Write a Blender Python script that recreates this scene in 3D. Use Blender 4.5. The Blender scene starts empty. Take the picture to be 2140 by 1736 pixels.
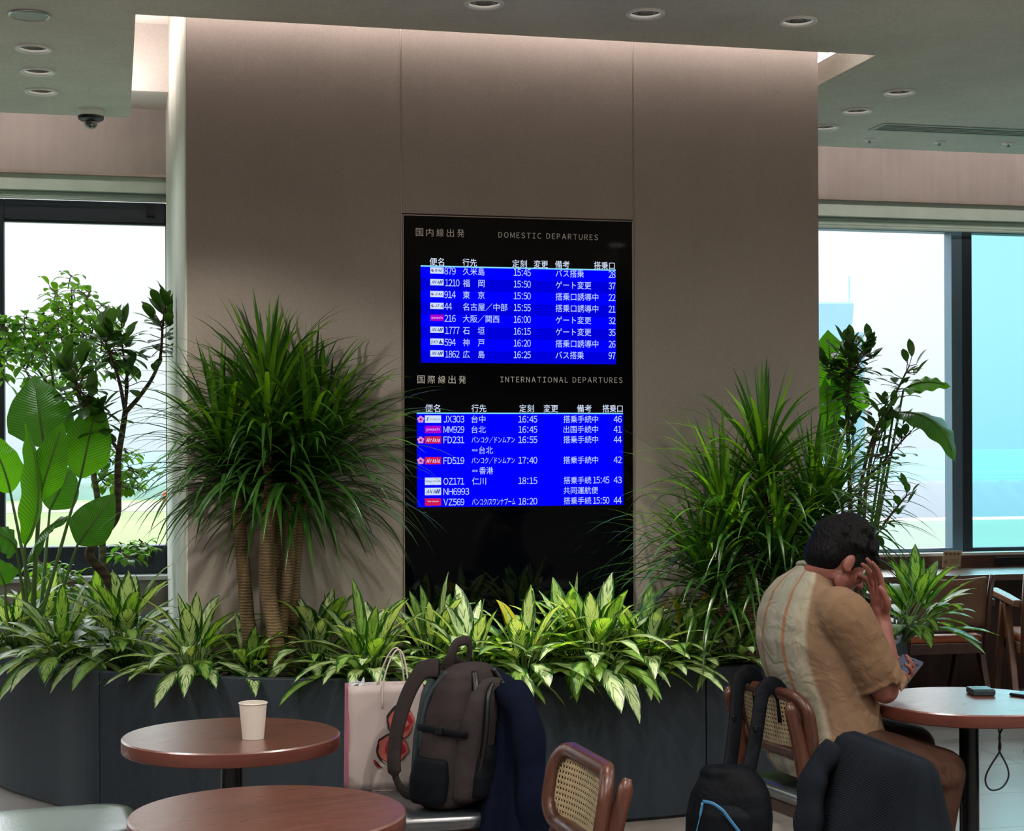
import bpy, bmesh, math, random
from math import sin, cos, pi, radians, sqrt, atan2
from mathutils import Vector, Matrix, Euler
random.seed(7)
SC = bpy.context.scene
C = SC.collection
# ------------------------------------------------------------------ camera, sky, sun, exposure
FPX = 3500.0; THETA = radians(13.4); HOR = 941.0; ROLL = 0.004; CAMH = 1.5
_f = Vector((sin(THETA), cos(THETA), 0)); _r0 = Vector((cos(THETA), -sin(THETA), 0)); _u0 = Vector((0, 0, 1))
_r = _r0 * cos(ROLL) - _u0 * sin(ROLL); _u = _u0 * cos(ROLL) + _r0 * sin(ROLL)
CAM = Vector((0, 0, CAMH))
cd = bpy.data.cameras.new('camera'); cam = bpy.data.objects.new('camera', cd); C.objects.link(cam)
m3 = Matrix((_r, _u, -_f)).transposed()
cam.matrix_world = Matrix.Translation(CAM) @ m3.to_4x4()
cd.sensor_width = 36; cd.lens = FPX / 2140 * 36; cd.shift_y = (HOR - 868) / 2140
cd.clip_end = 30000
SC.camera = cam
SC.view_settings.view_transform = 'Standard'; SC.view_settings.look = 'None'
SC.view_settings.exposure = 0.14; SC.view_settings.gamma = 1.0; SC.view_settings.use_curve_mapping = False
SC.cycles.max_bounces = 7; SC.cycles.diffuse_bounces = 3; SC.cycles.glossy_bounces = 3
SC.cycles.transparent_max_bounces = 8; SC.cycles.transmission_bounces = 4; SC.cycles.caustics_reflective = False
SC.cycles.sample_clamp_indirect = 4.0

w = bpy.data.worlds.new('sky'); SC.world = w; w.use_nodes = True
nt = w.node_tree; nt.nodes.clear()
def N(nt, t, **kw):
    n = nt.nodes.new(t)
    for k, v in kw.items():
        if k[0] == '_':
            i = int(k[1:]) if k[1:].isdigit() else k[1:].replace('_', ' ')
            n.inputs[i].default_value = v
        else: setattr(n, k, v)
    return n
def ramp(nt, stops, interp='LINEAR'):
    n = nt.nodes.new('ShaderNodeValToRGB'); cr = n.color_ramp; cr.interpolation = interp
    while len(cr.elements) > len(stops): cr.elements.remove(cr.elements[-1])
    while len(cr.elements) < len(stops): cr.elements.new(0.5)
    for e, (p, c) in zip(cr.elements, stops):
        e.position = p; e.color = (*c[:3], 1)
    return n
tc = N(nt, 'ShaderNodeTexCoord'); sx = N(nt, 'ShaderNodeSeparateXYZ'); L = nt.links.new
L(tc.outputs['Generated'], sx.inputs[0])
mr = N(nt, 'ShaderNodeMapRange', _1=-0.1, _2=0.9); L(sx.outputs[2], mr.inputs[0])
rp = ramp(nt, [(0.0, (.55, .70, .82)), (0.10, (.70, .82, .90)), (0.13, (.78, .87, .93)), (0.17, (.87, .92, .95)), (0.24, (.93, .95, .97)), (0.30, (1.2, 1.24, 1.26)), (0.42, (4.6, 4.8, 4.85)), (1.0, (6.0, 6.4, 6.6))])
L(mr.outputs[0], rp.inputs[0])
cn = N(nt, 'ShaderNodeTexNoise', _Scale=5.0, _Detail=4.0); L(tc.outputs['Generated'], cn.inputs['Vector'])
cr2 = ramp(nt, [(0.35, (.97, .98, .99)), (0.65, (1.03, 1.02, 1.01))]); L(cn.outputs[0], cr2.inputs[0])
mx = N(nt, 'ShaderNodeMix', data_type='RGBA', blend_type='MULTIPLY', _0=1.0)
L(rp.outputs[0], mx.inputs[6]); L(cr2.outputs[0], mx.inputs[7])
bg = N(nt, 'ShaderNodeBackground', _1=1.15); out = N(nt, 'ShaderNodeOutputWorld')
L(mx.outputs[2], bg.inputs[0]); L(bg.outputs[0], out.inputs[0])
sd = bpy.data.lights.new('sun', 'SUN'); sd.energy = 1.2; sd.angle = radians(3); sd.color = (1, .96, .9)
so = bpy.data.objects.new('sun', sd); C.objects.link(so); so.rotation_euler = (radians(38), 0, radians(-25))   # behind the building, high

# ------------------------------------------------------------------ helpers
def pix(px, py):
    return _f + _r * ((px - 1070) / FPX) + _u * ((HOR - py) / FPX)
def at_d(px, py, d): return CAM + pix(px, py) * d
def at_z(px, py, z):
    v = pix(px, py); return CAM + v * ((z - CAMH) / v.z)
def at_Y(px, py, Y):
    v = pix(px, py); return CAM + v * (Y / v.y)
def lin(h):
    h = h.lstrip('#'); o = []
    for i in (0, 2, 4):
        c = int(h[i:i+2], 16) / 255
        o.append(c / 12.92 if c <= .04045 else ((c + .055) / 1.055) ** 2.4)
    return tuple(o)
def new_mat(name):
    m = bpy.data.materials.new(name); m.use_nodes = True; nt = m.node_tree; nt.nodes.clear()
    o = nt.nodes.new('ShaderNodeOutputMaterial'); b = nt.nodes.new('ShaderNodeBsdfPrincipled')
    nt.links.new(b.outputs[0], o.inputs[0]); return m, nt, b, o
def mat(name, col, rough=.6, metal=0, var=.12, scale=8, stretch=(1, 1, 1), bump=0, bscale=60, spec=.5, coord='Object', coat=0, sheen=0):
    """procedural material: base colour with noise variation (+ optional bump)"""
    if isinstance(col, str): col = lin(col)
    m, nt, b, o = new_mat(name); L = nt.links.new
    b.inputs['Roughness'].default_value = rough; b.inputs['Metallic'].default_value = metal
    b.inputs['Specular IOR Level'].default_value = spec
    b.inputs['Coat Weight'].default_value = coat; b.inputs['Coat Roughness'].default_value = .28; b.inputs['Coat IOR'].default_value = 1.9 if coat > .6 else 1.5
    b.inputs['Sheen Weight'].default_value = sheen
    tc = N(nt, 'ShaderNodeTexCoord'); mp = N(nt, 'ShaderNodeMapping'); mp.inputs['Scale'].default_value = stretch
    L(tc.outputs[coord], mp.inputs[0])
    n = N(nt, 'ShaderNodeTexNoise', _Scale=scale, _Detail=5.0); L(mp.outputs[0], n.inputs['Vector'])
    lo = tuple(c * (1 - var) for c in col); hi = tuple(min(1, c * (1 + var)) for c in col)
    r = ramp(nt, [(.3, lo), (.7, hi)]); L(n.outputs[0], r.inputs[0]); L(r.outputs[0], b.inputs['Base Color'])
    if bump:
        n2 = N(nt, 'ShaderNodeTexNoise', _Scale=bscale, _Detail=3.0); L(mp.outputs[0], n2.inputs['Vector'])
        bp = N(nt, 'ShaderNodeBump', _Strength=bump, _Distance=.01); L(n2.outputs[0], bp.inputs['Height']); L(bp.outputs[0], b.inputs['Normal'])
    return m
def emit(name, col, s=1.0):
    if isinstance(col, str): col = lin(col)
    m = bpy.data.materials.new(name); m.use_nodes = True; nt = m.node_tree; nt.nodes.clear()
    o = nt.nodes.new('ShaderNodeOutputMaterial'); e = N(nt, 'ShaderNodeEmission', _0=(*col, 1), _1=s)
    nt.links.new(e.outputs[0], o.inputs[0]); return m
def tag(o, label=None, cat=None, group=None, kind=None):
    if label: o['label'] = label
    if cat: o['category'] = cat
    if group: o['group'] = group
    if kind: o['kind'] = kind
    return o
def thing(name, label, cat, loc=(0, 0, 0), rz=0, group=None):
    o = bpy.data.objects.new(name, None); C.objects.link(o); o.location = loc; o.rotation_euler = (0, 0, rz)
    o.empty_display_size = .1
    return tag(o, label, cat, group)
class MB:
    """collects geometry for ONE mesh object"""
    def __init__(s): s.v = []; s.f = []; s.mi = []; s.uv = {}; s.cur = 0
    def add(s, vs, fs, uvs=None):
        b = len(s.v); s.v += [tuple(v) for v in vs]
        for i, f in enumerate(fs):
            if uvs: s.uv[len(s.f)] = [uvs[j] for j in f]
            s.f.append(tuple(b + j for j in f)); s.mi.append(s.cur)
        return s
    def box(s, x0, x1, y0, y1, z0, z1):
        return s.add([(x, y, z) for z in (z0, z1) for y in (y0, y1) for x in (x0, x1)],
                     [(0, 2, 3, 1), (4, 5, 7, 6), (0, 1, 5, 4), (2, 6, 7, 3), (0, 4, 6, 2), (1, 3, 7, 5)])
    def obox(s, c, ax, ay, az):
        c, ax, ay, az = map(Vector, (c, ax, ay, az))
        return s.add([c + ax*i + ay*j + az*k for k in (-1, 1) for j in (-1, 1) for i in (-1, 1)],
                     [(0, 2, 3, 1), (4, 5, 7, 6), (0, 1, 5, 4), (2, 6, 7, 3), (0, 4, 6, 2), (1, 3, 7, 5)])
    def loft(s, rings, cap0=True, cap1=True, closed=True):
        n = len(rings[0]); vs = [p for r in rings for p in r]; fs = []
        for i in range(len(rings) - 1):
            for j in range(n if closed else n - 1):
                k = (j + 1) % n
                fs.append((i*n + j, i*n + k, (i+1)*n + k, (i+1)*n + j))
        if cap0: fs.append(tuple(range(n - 1, -1, -1)))
        if cap1: fs.append(tuple((len(rings)-1)*n + j for j in range(n)))
        return s.add(vs, fs)
    def tube(s, pts, rad, n=8, cap=True, flat=None, up=None):
        """pts path; rad scalar, list or fn; flat = (a,b) multipliers for elliptical section"""
        pts = [Vector(p) for p in pts]; rings = []; pu = None
        for i, p in enumerate(pts):
            t = (pts[min(i+1, len(pts)-1)] - pts[max(i-1, 0)]).normalized()
            if pu is None:
                a = Vector(up) if up is not None else (Vector((0, 0, 1)) if abs(t.z) < .9 else Vector((1, 0, 0)))
                u = (a - t * a.dot(t)).normalized()
            else: u = (pu - t * pu.dot(t)).normalized()
            pu = u; v = t.cross(u)
            r = rad(i / (len(pts)-1)) if callable(rad) else (rad[i] if isinstance(rad, (list, tuple)) else rad)
            fa, fb = flat or (1, 1)
            rings.append([p + u * (r*fa*cos(2*pi*k/n)) + v * (r*fb*sin(2*pi*k/n)) for k in range(n)])
        return s.loft(rings, cap, cap)
    def lathe(s, prof, c=(0, 0, 0), n=32, cap0=False, cap1=False):
        c = Vector(c)
        return s.loft([[c + Vector((r*cos(2*pi*k/n), r*sin(2*pi*k/n), z)) for k in range(n)] for r, z in prof], cap0, cap1)
    def prism(s, poly, fn, h0, h1):
        """poly 2D outline; fn(u,v,h)->3D"""
        n = len(poly); vs = [fn(u, v, h0) for u, v in poly] + [fn(u, v, h1) for u, v in poly]
        return s.add(vs, [tuple(range(n-1, -1, -1)), tuple(range(n, 2*n))] + [(i, (i+1) % n, n+(i+1) % n, n+i) for i in range(n)])
    def sphere(s, c, r, n=12, m=8, sc=(1, 1, 1), rot=None):
        c = Vector(c); rings = []
        for i in range(m + 1):
            th = pi * i / m; rr = max(1e-4, sin(th))
            ring = []
            for k in range(n):
                p = Vector((r*sc[0]*rr*cos(2*pi*k/n), r*sc[1]*rr*sin(2*pi*k/n), r*sc[2]*-cos(th)))
                if rot is not None: p = rot @ p
                ring.append(c + p)
            rings.append(ring)
        return s.loft(rings, True, True)
    def build(s, name, mats, parent=None, smooth=False, bevel=0, seg=2, sub=0, angle=None):
        me = bpy.data.meshes.new(name); me.from_pydata(s.v, [], s.f)
        for m in (mats if isinstance(mats, (list, tuple)) else [mats]): me.materials.append(m)
        if any(s.mi): me.polygons.foreach_set('material_index', s.mi)
        if s.uv:
            ul = me.uv_layers.new(name='UVMap')
            for fi, us in s.uv.items():
                p = me.polygons[fi]
                for li, u in zip(p.loop_indices, us): ul.data[li].uv = u
        if smooth: me.polygons.foreach_set('use_smooth', [True] * len(me.polygons))
        me.update()
        o = bpy.data.objects.new(name, me); C.objects.link(o)
        if bevel:
            b = o.modifiers.new('b', 'BEVEL'); b.width = bevel; b.segments = seg; b.limit_method = 'ANGLE'; b.angle_limit = radians(40); b.harden_normals = False
        if sub:
            q = o.modifiers.new('s', 'SUBSURF'); q.levels = sub; q.render_levels = sub
        if angle is not None: me.set_sharp_from_angle(angle=radians(angle)) if hasattr(me, 'set_sharp_from_angle') else None
        if parent is not None: o.parent = parent
        return o
def remeshed(mb, voxel=.008, smooth_it=6, factor=.5, disp=None, dec=None):
    """fuse overlapping closed shapes into one continuous surface; returns a mesh"""
    me = bpy.data.meshes.new('tmp'); me.from_pydata(mb.v, [], mb.f)
    o = bpy.data.objects.new('tmp', me); C.objects.link(o)
    bm = bmesh.new(); bm.from_mesh(me); bmesh.ops.recalc_face_normals(bm, faces=bm.faces); bm.to_mesh(me); bm.free()
    r = o.modifiers.new('r', 'REMESH'); r.mode = 'VOXEL'; r.voxel_size = voxel; r.use_smooth_shade = True
    if smooth_it:
        q = o.modifiers.new('q', 'SMOOTH'); q.iterations = smooth_it; q.factor = factor
    if dec:
        d = o.modifiers.new('d', 'DECIMATE'); d.ratio = dec
    dg = bpy.context.evaluated_depsgraph_get()
    m2 = bpy.data.meshes.new_from_object(o.evaluated_get(dg))
    bpy.data.objects.remove(o); bpy.data.meshes.remove(me)
    m2.polygons.foreach_set('use_smooth', [True] * len(m2.polygons))
    return m2
def link_mesh(name, me, mats, parent=None):
    me.name = name; me.materials.clear()
    for m in (mats if isinstance(mats, (list, tuple)) else [mats]): me.materials.append(m)
    o = bpy.data.objects.new(name, me); C.objects.link(o)
    if parent is not None: o.parent = parent
    return o
def struct(name, mb, m, parent=None, **k):
    o = mb.build(name, m, parent, **k)
    if parent is None: o['kind'] = 'structure'
    return o
def copy_tree(o, parent=None):
    c = o.copy(); C.objects.link(c)
    if parent is not None: c.parent = parent
    for ch in list(o.children): copy_tree(ch, c)
    return c
def spline(pts, n=8):
    """Catmull-Rom through points"""
    P = [Vector(p) for p in pts]; out = []
    for i in range(len(P) - 1):
        a = P[i-1] if i else P[0]*2 - P[1]; b = P[i]; c = P[i+1]; d = P[i+2] if i+2 < len(P) else P[-1]*2 - P[-2]
        for k in range(n):
            t = k / n
            out.append(.5 * ((2*b) + (c-a)*t + (2*a-5*b+4*c-d)*t*t + (-a+3*b-3*c+d)*t**3))
    out.append(P[-1]); return out

# ------------------------------------------------------------------ materials of the room
def plaster(name, col, streak=0.0, mottle=.1, rough=.85, bump=.15, bscale=160):
    m, nt, b, o = new_mat(name); L = nt.links.new
    if isinstance(col, str): col = lin(col)
    b.inputs['Roughness'].default_value = rough; b.inputs['Specular IOR Level'].default_value = .25
    tc = N(nt, 'ShaderNodeTexCoord')
    n1 = N(nt, 'ShaderNodeTexNoise', _Scale=1.3, _Detail=6.0, _Roughness=.6); L(tc.outputs['Object'], n1.inputs['Vector'])
    mp = N(nt, 'ShaderNodeMapping'); mp.inputs['Scale'].default_value = (14, 14, .7); L(tc.outputs['Object'], mp.inputs[0])
    n2 = N(nt, 'ShaderNodeTexNoise', _Scale=2.0, _Detail=5.0); L(mp.outputs[0], n2.inputs['Vector'])
    n3 = N(nt, 'ShaderNodeTexNoise', _Scale=bscale, _Detail=2.0); L(tc.outputs['Object'], n3.inputs['Vector'])
    r1 = ramp(nt, [(.3, tuple(c*(1-mottle) for c in col)), (.7, tuple(c*(1+mottle) for c in col))]); L(n1.outputs[0], r1.inputs[0])
    r2 = ramp(nt, [(.35, (1-streak,)*3), (.65, (1+streak,)*3)]); L(n2.outputs[0], r2.inputs[0])
    r3 = ramp(nt, [(.3, (.92,)*3), (.7, (1.08,)*3)]); L(n3.outputs[0], r3.inputs[0])
    a = N(nt, 'ShaderNodeMix', data_type='RGBA', blend_type='MULTIPLY', _0=1.0); L(r1.outputs[0], a.inputs[6]); L(r2.outputs[0], a.inputs[7])
    c = N(nt, 'ShaderNodeMix', data_type='RGBA', blend_type='MULTIPLY', _0=1.0); L(a.outputs[2], c.inputs[6]); L(r3.outputs[0], c.inputs[7])
    L(c.outputs[2], b.inputs['Base Color'])
    bp = N(nt, 'ShaderNodeBump', _Strength=bump, _Distance=.004); L(n3.outputs[0], bp.inputs['Height']); L(bp.outputs[0], b.inputs['Normal'])
    return m
def wood(name, col, col2, rough=.35, scale=3.0, axis=(1, 8, 8), spec=.5, coat=0.0):
    m, nt, b, o = new_mat(name); L = nt.links.new
    if isinstance(col, str): col = lin(col)
    if isinstance(col2, str): col2 = lin(col2)
    b.inputs['Roughness'].default_value = rough; b.inputs['Specular IOR Level'].default_value = spec
    b.inputs['Coat Weight'].default_value = coat; b.inputs['Coat Roughness'].default_value = .30; b.inputs['Coat IOR'].default_value = 1.9 if coat > .6 else 1.5
    tc = N(nt, 'ShaderNodeTexCoord'); mp = N(nt, 'ShaderNodeMapping'); mp.inputs['Scale'].default_value = axis; L(tc.outputs['Object'], mp.inputs[0])
    n = N(nt, 'ShaderNodeTexNoise', _Scale=scale, _Detail=8.0, _Roughness=.65, _Distortion=.6); L(mp.outputs[0], n.inputs['Vector'])
    r = ramp(nt, [(.3, col), (.7, col2)]); L(n.outputs[0], r.inputs[0]); L(r.outputs[0], b.inputs['Base Color'])
    n2 = N(nt, 'ShaderNodeTexNoise', _Scale=scale*6, _Detail=4.0); L(mp.outputs[0], n2.inputs['Vector'])
    r2 = ramp(nt, [(.3, (max(0, rough-.07),)*3), (.7, (rough+.12,)*3)]); L(n2.outputs[0], r2.inputs[0]); L(r2.outputs[0], b.inputs['Roughness'])
    bp = N(nt, 'ShaderNodeBump', _Strength=.08, _Distance=.003); L(n2.outputs[0], bp.inputs['Height']); L(bp.outputs[0], b.inputs['Normal'])
    return m
def glass(name, tint, gl=.04):
    m = bpy.data.materials.new(name); m.use_nodes = True; nt = m.node_tree; nt.nodes.clear(); L = nt.links.new
    o = nt.nodes.new('ShaderNodeOutputMaterial'); t = N(nt, 'ShaderNodeBsdfTransparent', _0=(*tint, 1)); g = N(nt, 'ShaderNodeBsdfGlossy', _1=.02)
    n = N(nt, 'ShaderNodeTexNoise', _Scale=.8); tcx = N(nt, 'ShaderNodeTexCoord'); L(tcx.outputs['Object'], n.inputs['Vector'])
    r = ramp(nt, [(.3, (gl*.8,)*3), (.7, (gl*1.2,)*3)]); L(n.outputs[0], r.inputs[0])
    x = N(nt, 'ShaderNodeMixShader'); L(r.outputs[0], x.inputs[0]); L(t.outputs[0], x.inputs[1]); L(g.outputs[0], x.inputs[2]); L(x.outputs[0], o.inputs[0])
    return m
def tiles(name):
    m, nt, b, o = new_mat(name); L = nt.links.new
    tc = N(nt, 'ShaderNodeTexCoord'); mp = N(nt, 'ShaderNodeMapping'); mp.inputs['Rotation'].default_value = (0, 0, radians(0)); L(tc.outputs['Object'], mp.inputs[0])
    br = N(nt, 'ShaderNodeTexBrick', offset=.5, _Scale=1.0); br.inputs['Mortar Size'].default_value = .004; br.inputs['Brick Width'].default_value = 1.2; br.inputs['Row Height'].default_value = .6
    br.inputs['Color1'].default_value = (*lin('#8c8581'), 1); br.inputs['Color2'].default_value = (*lin('#938b86'), 1); br.inputs['Mortar'].default_value = (*lin('#4f4b49'), 1)
    L(mp.outputs[0], br.inputs['Vector'])
    n = N(nt, 'ShaderNodeTexNoise', _Scale=3.0, _Detail=7.0, _Roughness=.65); L(tc.outputs['Object'], n.inputs['Vector'])
    r = ramp(nt, [(.3, (.82,)*3), (.7, (1.12,)*3)]); L(n.outputs[0], r.inputs[0])
    a = N(nt, 'ShaderNodeMix', data_type='RGBA', blend_type='MULTIPLY', _0=1.0); L(br.outputs[0], a.inputs[6]); L(r.outputs[0], a.inputs[7]); L(a.outputs[2], b.inputs['Base Color'])
    r2 = ramp(nt, [(.3, (.28,)*3), (.7, (.42,)*3)]); L(n.outputs[0], r2.inputs[0]); L(r2.outputs[0], b.inputs['Roughness'])
    bp = N(nt, 'ShaderNodeBump', _Strength=.3, _Distance=.002, invert=True); L(br.outputs['Fac'], bp.inputs['Height']); L(bp.outputs[0], b.inputs['Normal'])
    return m
M = {}
M['column'] = plaster('taupe_plaster', '#a49b94', .010, .07)
M['ceiling'] = plaster('ceiling_plaster', '#cbcbc0', 0, .12, bump=.6, bscale=90)
M['upper'] = plaster('upper_white', '#e8e0da', 0, .03)
M['band'] = plaster('band_plaster', '#aaa19c', .03, .12)
M['floor'] = tiles('floor_tiles')
M['backwall'] = plaster('back_wall_paint', '#948b80', 0, .08)
M['navyframe'] = mat('navy_window_frame', '#1b2733', .45, 0, .08)
M['greyframe'] = mat('grey_window_frame', '#5d7484', .4, .3, .06)
M['blind'] = mat('sage_blind_fabric', '#c3d4c8', .7, 0, .06)
M['sill'] = mat('pale_sill', '#cfd2d0', .3, 0, .04)
M['glass'] = glass('clear_glass', (.96, .98, .99))
M['glasscyan'] = glass('cyan_glass', (.64, .94, .98))
M['walnut'] = wood('dark_walnut', '#3a211a', '#5c372a', .4, 2.5, (1, 10, 10))
M['metal'] = mat('brushed_steel', '#a9aeb0', .3, .9, .05)
M['black'] = mat('black_metal', '#0d1117', .4, .2, .1)
M['led'] = emit('warm_led', (1.0, .86, .81), 38.0)
M['dark'] = mat('dark_void', '#0a0b0c', .7)

# ------------------------------------------------------------------ room shell
CX0, CX1, WY = .301, 3.119, 7.07          # column sides and its front face
HCEIL = 3.26; WWY = 9.6                    # dropped ceiling, window wall
RX0, RX1, RY0 = -6.0, 10.0, -5.0
struct('floor', MB().box(RX0, RX1, RY0, 9.85, -.1, 0), M['floor'])
cb = MB()
cb.prism([(RX0, RY0), (RX1, RY0), (RX1, 9.05), (3.325, 9.05), (3.325, 6.906), (.095, 6.906), (.095, 9.05), (RX0, 9.05)], lambda u, v, h: Vector((u, v, h)), HCEIL, HCEIL + .1)
ceil_o = struct('ceiling', cb, M['ceiling'])
def ceiling_holes(pts, r):
    """cut the round openings of the recessed lamps into the dropped ceiling"""
    q = MB()
    for x, y in pts: q.lathe([(r, HCEIL - .02), (r, HCEIL + .085)], (x, y, 0), 28, True, True)
    co = q.build('cutter', M['ceiling']); bm = bmesh.new(); bm.from_mesh(co.data); bmesh.ops.recalc_face_normals(bm, faces=bm.faces); bm.to_mesh(co.data); bm.free()
    bm = bmesh.new(); bm.from_mesh(ceil_o.data); bmesh.ops.recalc_face_normals(bm, faces=bm.faces); bm.to_mesh(ceil_o.data); bm.free()
    b = ceil_o.modifiers.new('holes', 'BOOLEAN'); b.operation = 'DIFFERENCE'; b.object = co; b.solver = 'EXACT'
    me = bpy.data.meshes.new_from_object(ceil_o.evaluated_get(bpy.context.evaluated_depsgraph_get()))
    ceil_o.modifiers.clear(); ceil_o.data = me; bpy.data.objects.remove(co)
struct('ceiling_upper', MB().box(RX0, RX1, RY0, 9.85, 3.78, 3.9), M['upper'])
struct('wall_left', MB().box(RX0 - .1, RX0, RY0, 9.85, 0, 3.78), M['backwall'])
struct('wall_right', MB().box(RX1, RX1 + .1, RY0, 9.85, 0, 3.78), M['backwall'])
struct('wall_back', MB().box(RX0, RX1, RY0 - .1, RY0, 0, 3.78), M['backwall'])
# column: core and the three facing panels with thin open joints
TVX0, TVX1, TVZ1, TVZ0 = 1.211, 2.232, 2.506, .50
cm = MB(); cm.box(CX0 + .004, CX1 - .004, WY + .02, WWY + .1, 0, 3.78)
cm.box(CX0, TVX0 - .011, WY, WY + .03, 0, 3.78); cm.box(TVX1 + .011, CX1, WY, WY + .03, 0, 3.78)
cm.box(TVX0 - .005, TVX1 + .005, WY, WY + .03, TVZ1 + .01, 3.78); cm.box(TVX0 - .005, TVX1 + .005, WY, WY + .03, 0, TVZ0 - .01)
struct('wall_front', cm, M['column'], bevel=.002, seg=1)
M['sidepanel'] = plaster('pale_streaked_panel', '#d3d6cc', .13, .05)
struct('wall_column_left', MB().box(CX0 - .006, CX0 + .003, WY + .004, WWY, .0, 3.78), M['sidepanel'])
# thin pale joint trims beside the centre panel
M['trim'] = mat('champagne_trim', '#a89c92', .35, .5, .05)
for i, x in enumerate((TVX0 - .008, TVX1 + .008)):
    struct('trim_%d' % (i + 1), MB().box(x - .0025, x + .0025, WY + .002, WY + .018, .3, 3.7), M['trim'])
# window wall, left and right of the column
def window_side(x0, x1, side, z_box, z_flute, z_head, z_bot):
    b = MB(); b.box(x0, x1, WWY, WWY + .25, 3.05, 3.78)
    if side == 'left': b.box(x0, x1, WWY, WWY + .25, 0, .80)
    else: b.box(x0, x1, WWY + .02, WWY + .25, 0, .84)
    struct('wall_window_' + side, b, M['band'])
    struct('trim_' + ('3' if side == 'left' else '4'), MB().box(x0, x1, WWY - .008, WWY + .05, 3.04, 3.055), M['trim'])
    bl = thing('roller_blind', 'sage green rolled-up blind above the window %s of the column' % side, 'blind', (0, 0, 0))
    MB().box(x0, x1, WWY + .03, WWY + .13, z_box, 3.04).build('cassette', M['blind'], bl)
    n = 4; h = (z_box - z_flute) / n
    f = MB()
    for k in range(n):
        z = z_flute + h * k; y = WWY + .035 + .012 * k
        f.tube([(x0, y + .02, z + h/2), (x1, y + .02, z + h/2)], h * .5, 10)
    f.build('blind_hem', M['blind'], bl, smooth=True)
    # upper beam over the light gap
    struct('trim_' + ('5' if side == 'left' else '6'), MB().box(x0, x1, 9.12, WWY + .1, 3.42, 3.78), M['upper'])
window_side(RX0, CX0, 'left', 2.955, 2.905, 2.80, .97)
window_side(CX1, RX1, 'right', 2.945, 2.872, 2.872, .87)
def frame_rect(b, x0, x1, z0, z1, y0, y1, tl, tr, tb, tt):
    b.box(x0, x0 + tl, y0, y1, z0, z1); b.box(x1 - tr, x1, y0, y1, z0, z1)
    b.box(x0 + tl, x1 - tr, y0, y1, z0, z0 + tb); b.box(x0 + tl, x1 - tr, y0, y1, z1 - tt, z1)
def window(n, x0, x1, z0, z1, fm, gm, tl, tr, tb, tt):
    f = MB(); frame_rect(f, x0, x1, z0, z1, WWY + .1, WWY + .2, tl, tr, tb, tt)
    if tb > .05:
        frame_rect(f, x0 + tl - .02, x1 - tr + .02, z0 + tb - .03, z1 - tt + .015, WWY + .12, WWY + .16, .02, .02, .03, .03)
    o = struct('window_%d' % n, f, fm, bevel=.004)
    g = MB().box(x0 + tl, x1 - tr, WWY + .145, WWY + .153, z0 + tb, z1 - tt).build('glass_pane', gm, o)
    return o
w1 = window(1, -.66, CX0 + .004, .80, 2.91, M['navyframe'], M['glass'], .075, .01, .17, .11)
lt = MB().box(.19, .225, WWY + .08, WWY + .1, .865, .955).build('latch', M['black'], w1)
lt = MB().box(.19, .235, WWY + .08, WWY + .1, 2.83, 2.9).build('latch', M['black'], w1)
x = -.66
for k in range(4):
    window(2 + k, x - 1.33, x, .80, 2.91, M['navyframe'], M['glass'], .075, .075, .17, .11); x -= 1.33
struct('trim_7', MB().box(RX0, CX0, WWY - .05, WWY + .12, .785, .81), M['sill'], bevel=.003)
window(6, CX1, 5.26, .845, 2.885, M['greyframe'], M['glass'], .05, .075, .025, .012)
window(7, 5.26, 7.5, .845, 2.885, M['navyframe'], M['glasscyan'], .068, .05, .025, .012)
window(8, 7.5, RX1, .845, 2.885, M['navyframe'], M['glasscyan'], .05, .05, .025, .012)
struct('trim_8', MB().box(CX1, RX1, WWY + .01, WWY + .12, .825, .845), M['sill'], bevel=.003)
# hidden cove light strips lying on the dropped ceiling
def strip(x0, x1, y0, y1, label):
    o = thing('light_strip', label, 'light', ((x0+x1)/2, (y0+y1)/2, HCEIL + .1))
    MB().box(-(x1-x0)/2 - .003, (x1-x0)/2 + .003, -(y1-y0)/2 - .003, (y1-y0)/2 + .003, 0, .012).build('channel', M['metal'], o)
    MB().box(-(x1-x0)/2, (x1-x0)/2, -(y1-y0)/2, (y1-y0)/2, .012, .03).build('diffuser', M['led'], o)
strip(.1, 3.32, 6.875, 6.900, 'long warm cove light strip hidden above the ceiling edge before the column')
strip(.062, .088, 6.95, 9.0, 'warm cove light strip above the ceiling edge left of the column')
strip(3.331, 3.357, 6.95, 9.0, 'warm cove light strip above the ceiling edge right of the column')
strip(RX0 + .1, .0, 9.01, 9.04, 'warm cove light strip above the ceiling edge before the left window')
strip(3.4, RX1 - .1, 9.01, 9.04, 'warm cove light strip above the ceiling edge before the right window')
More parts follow.
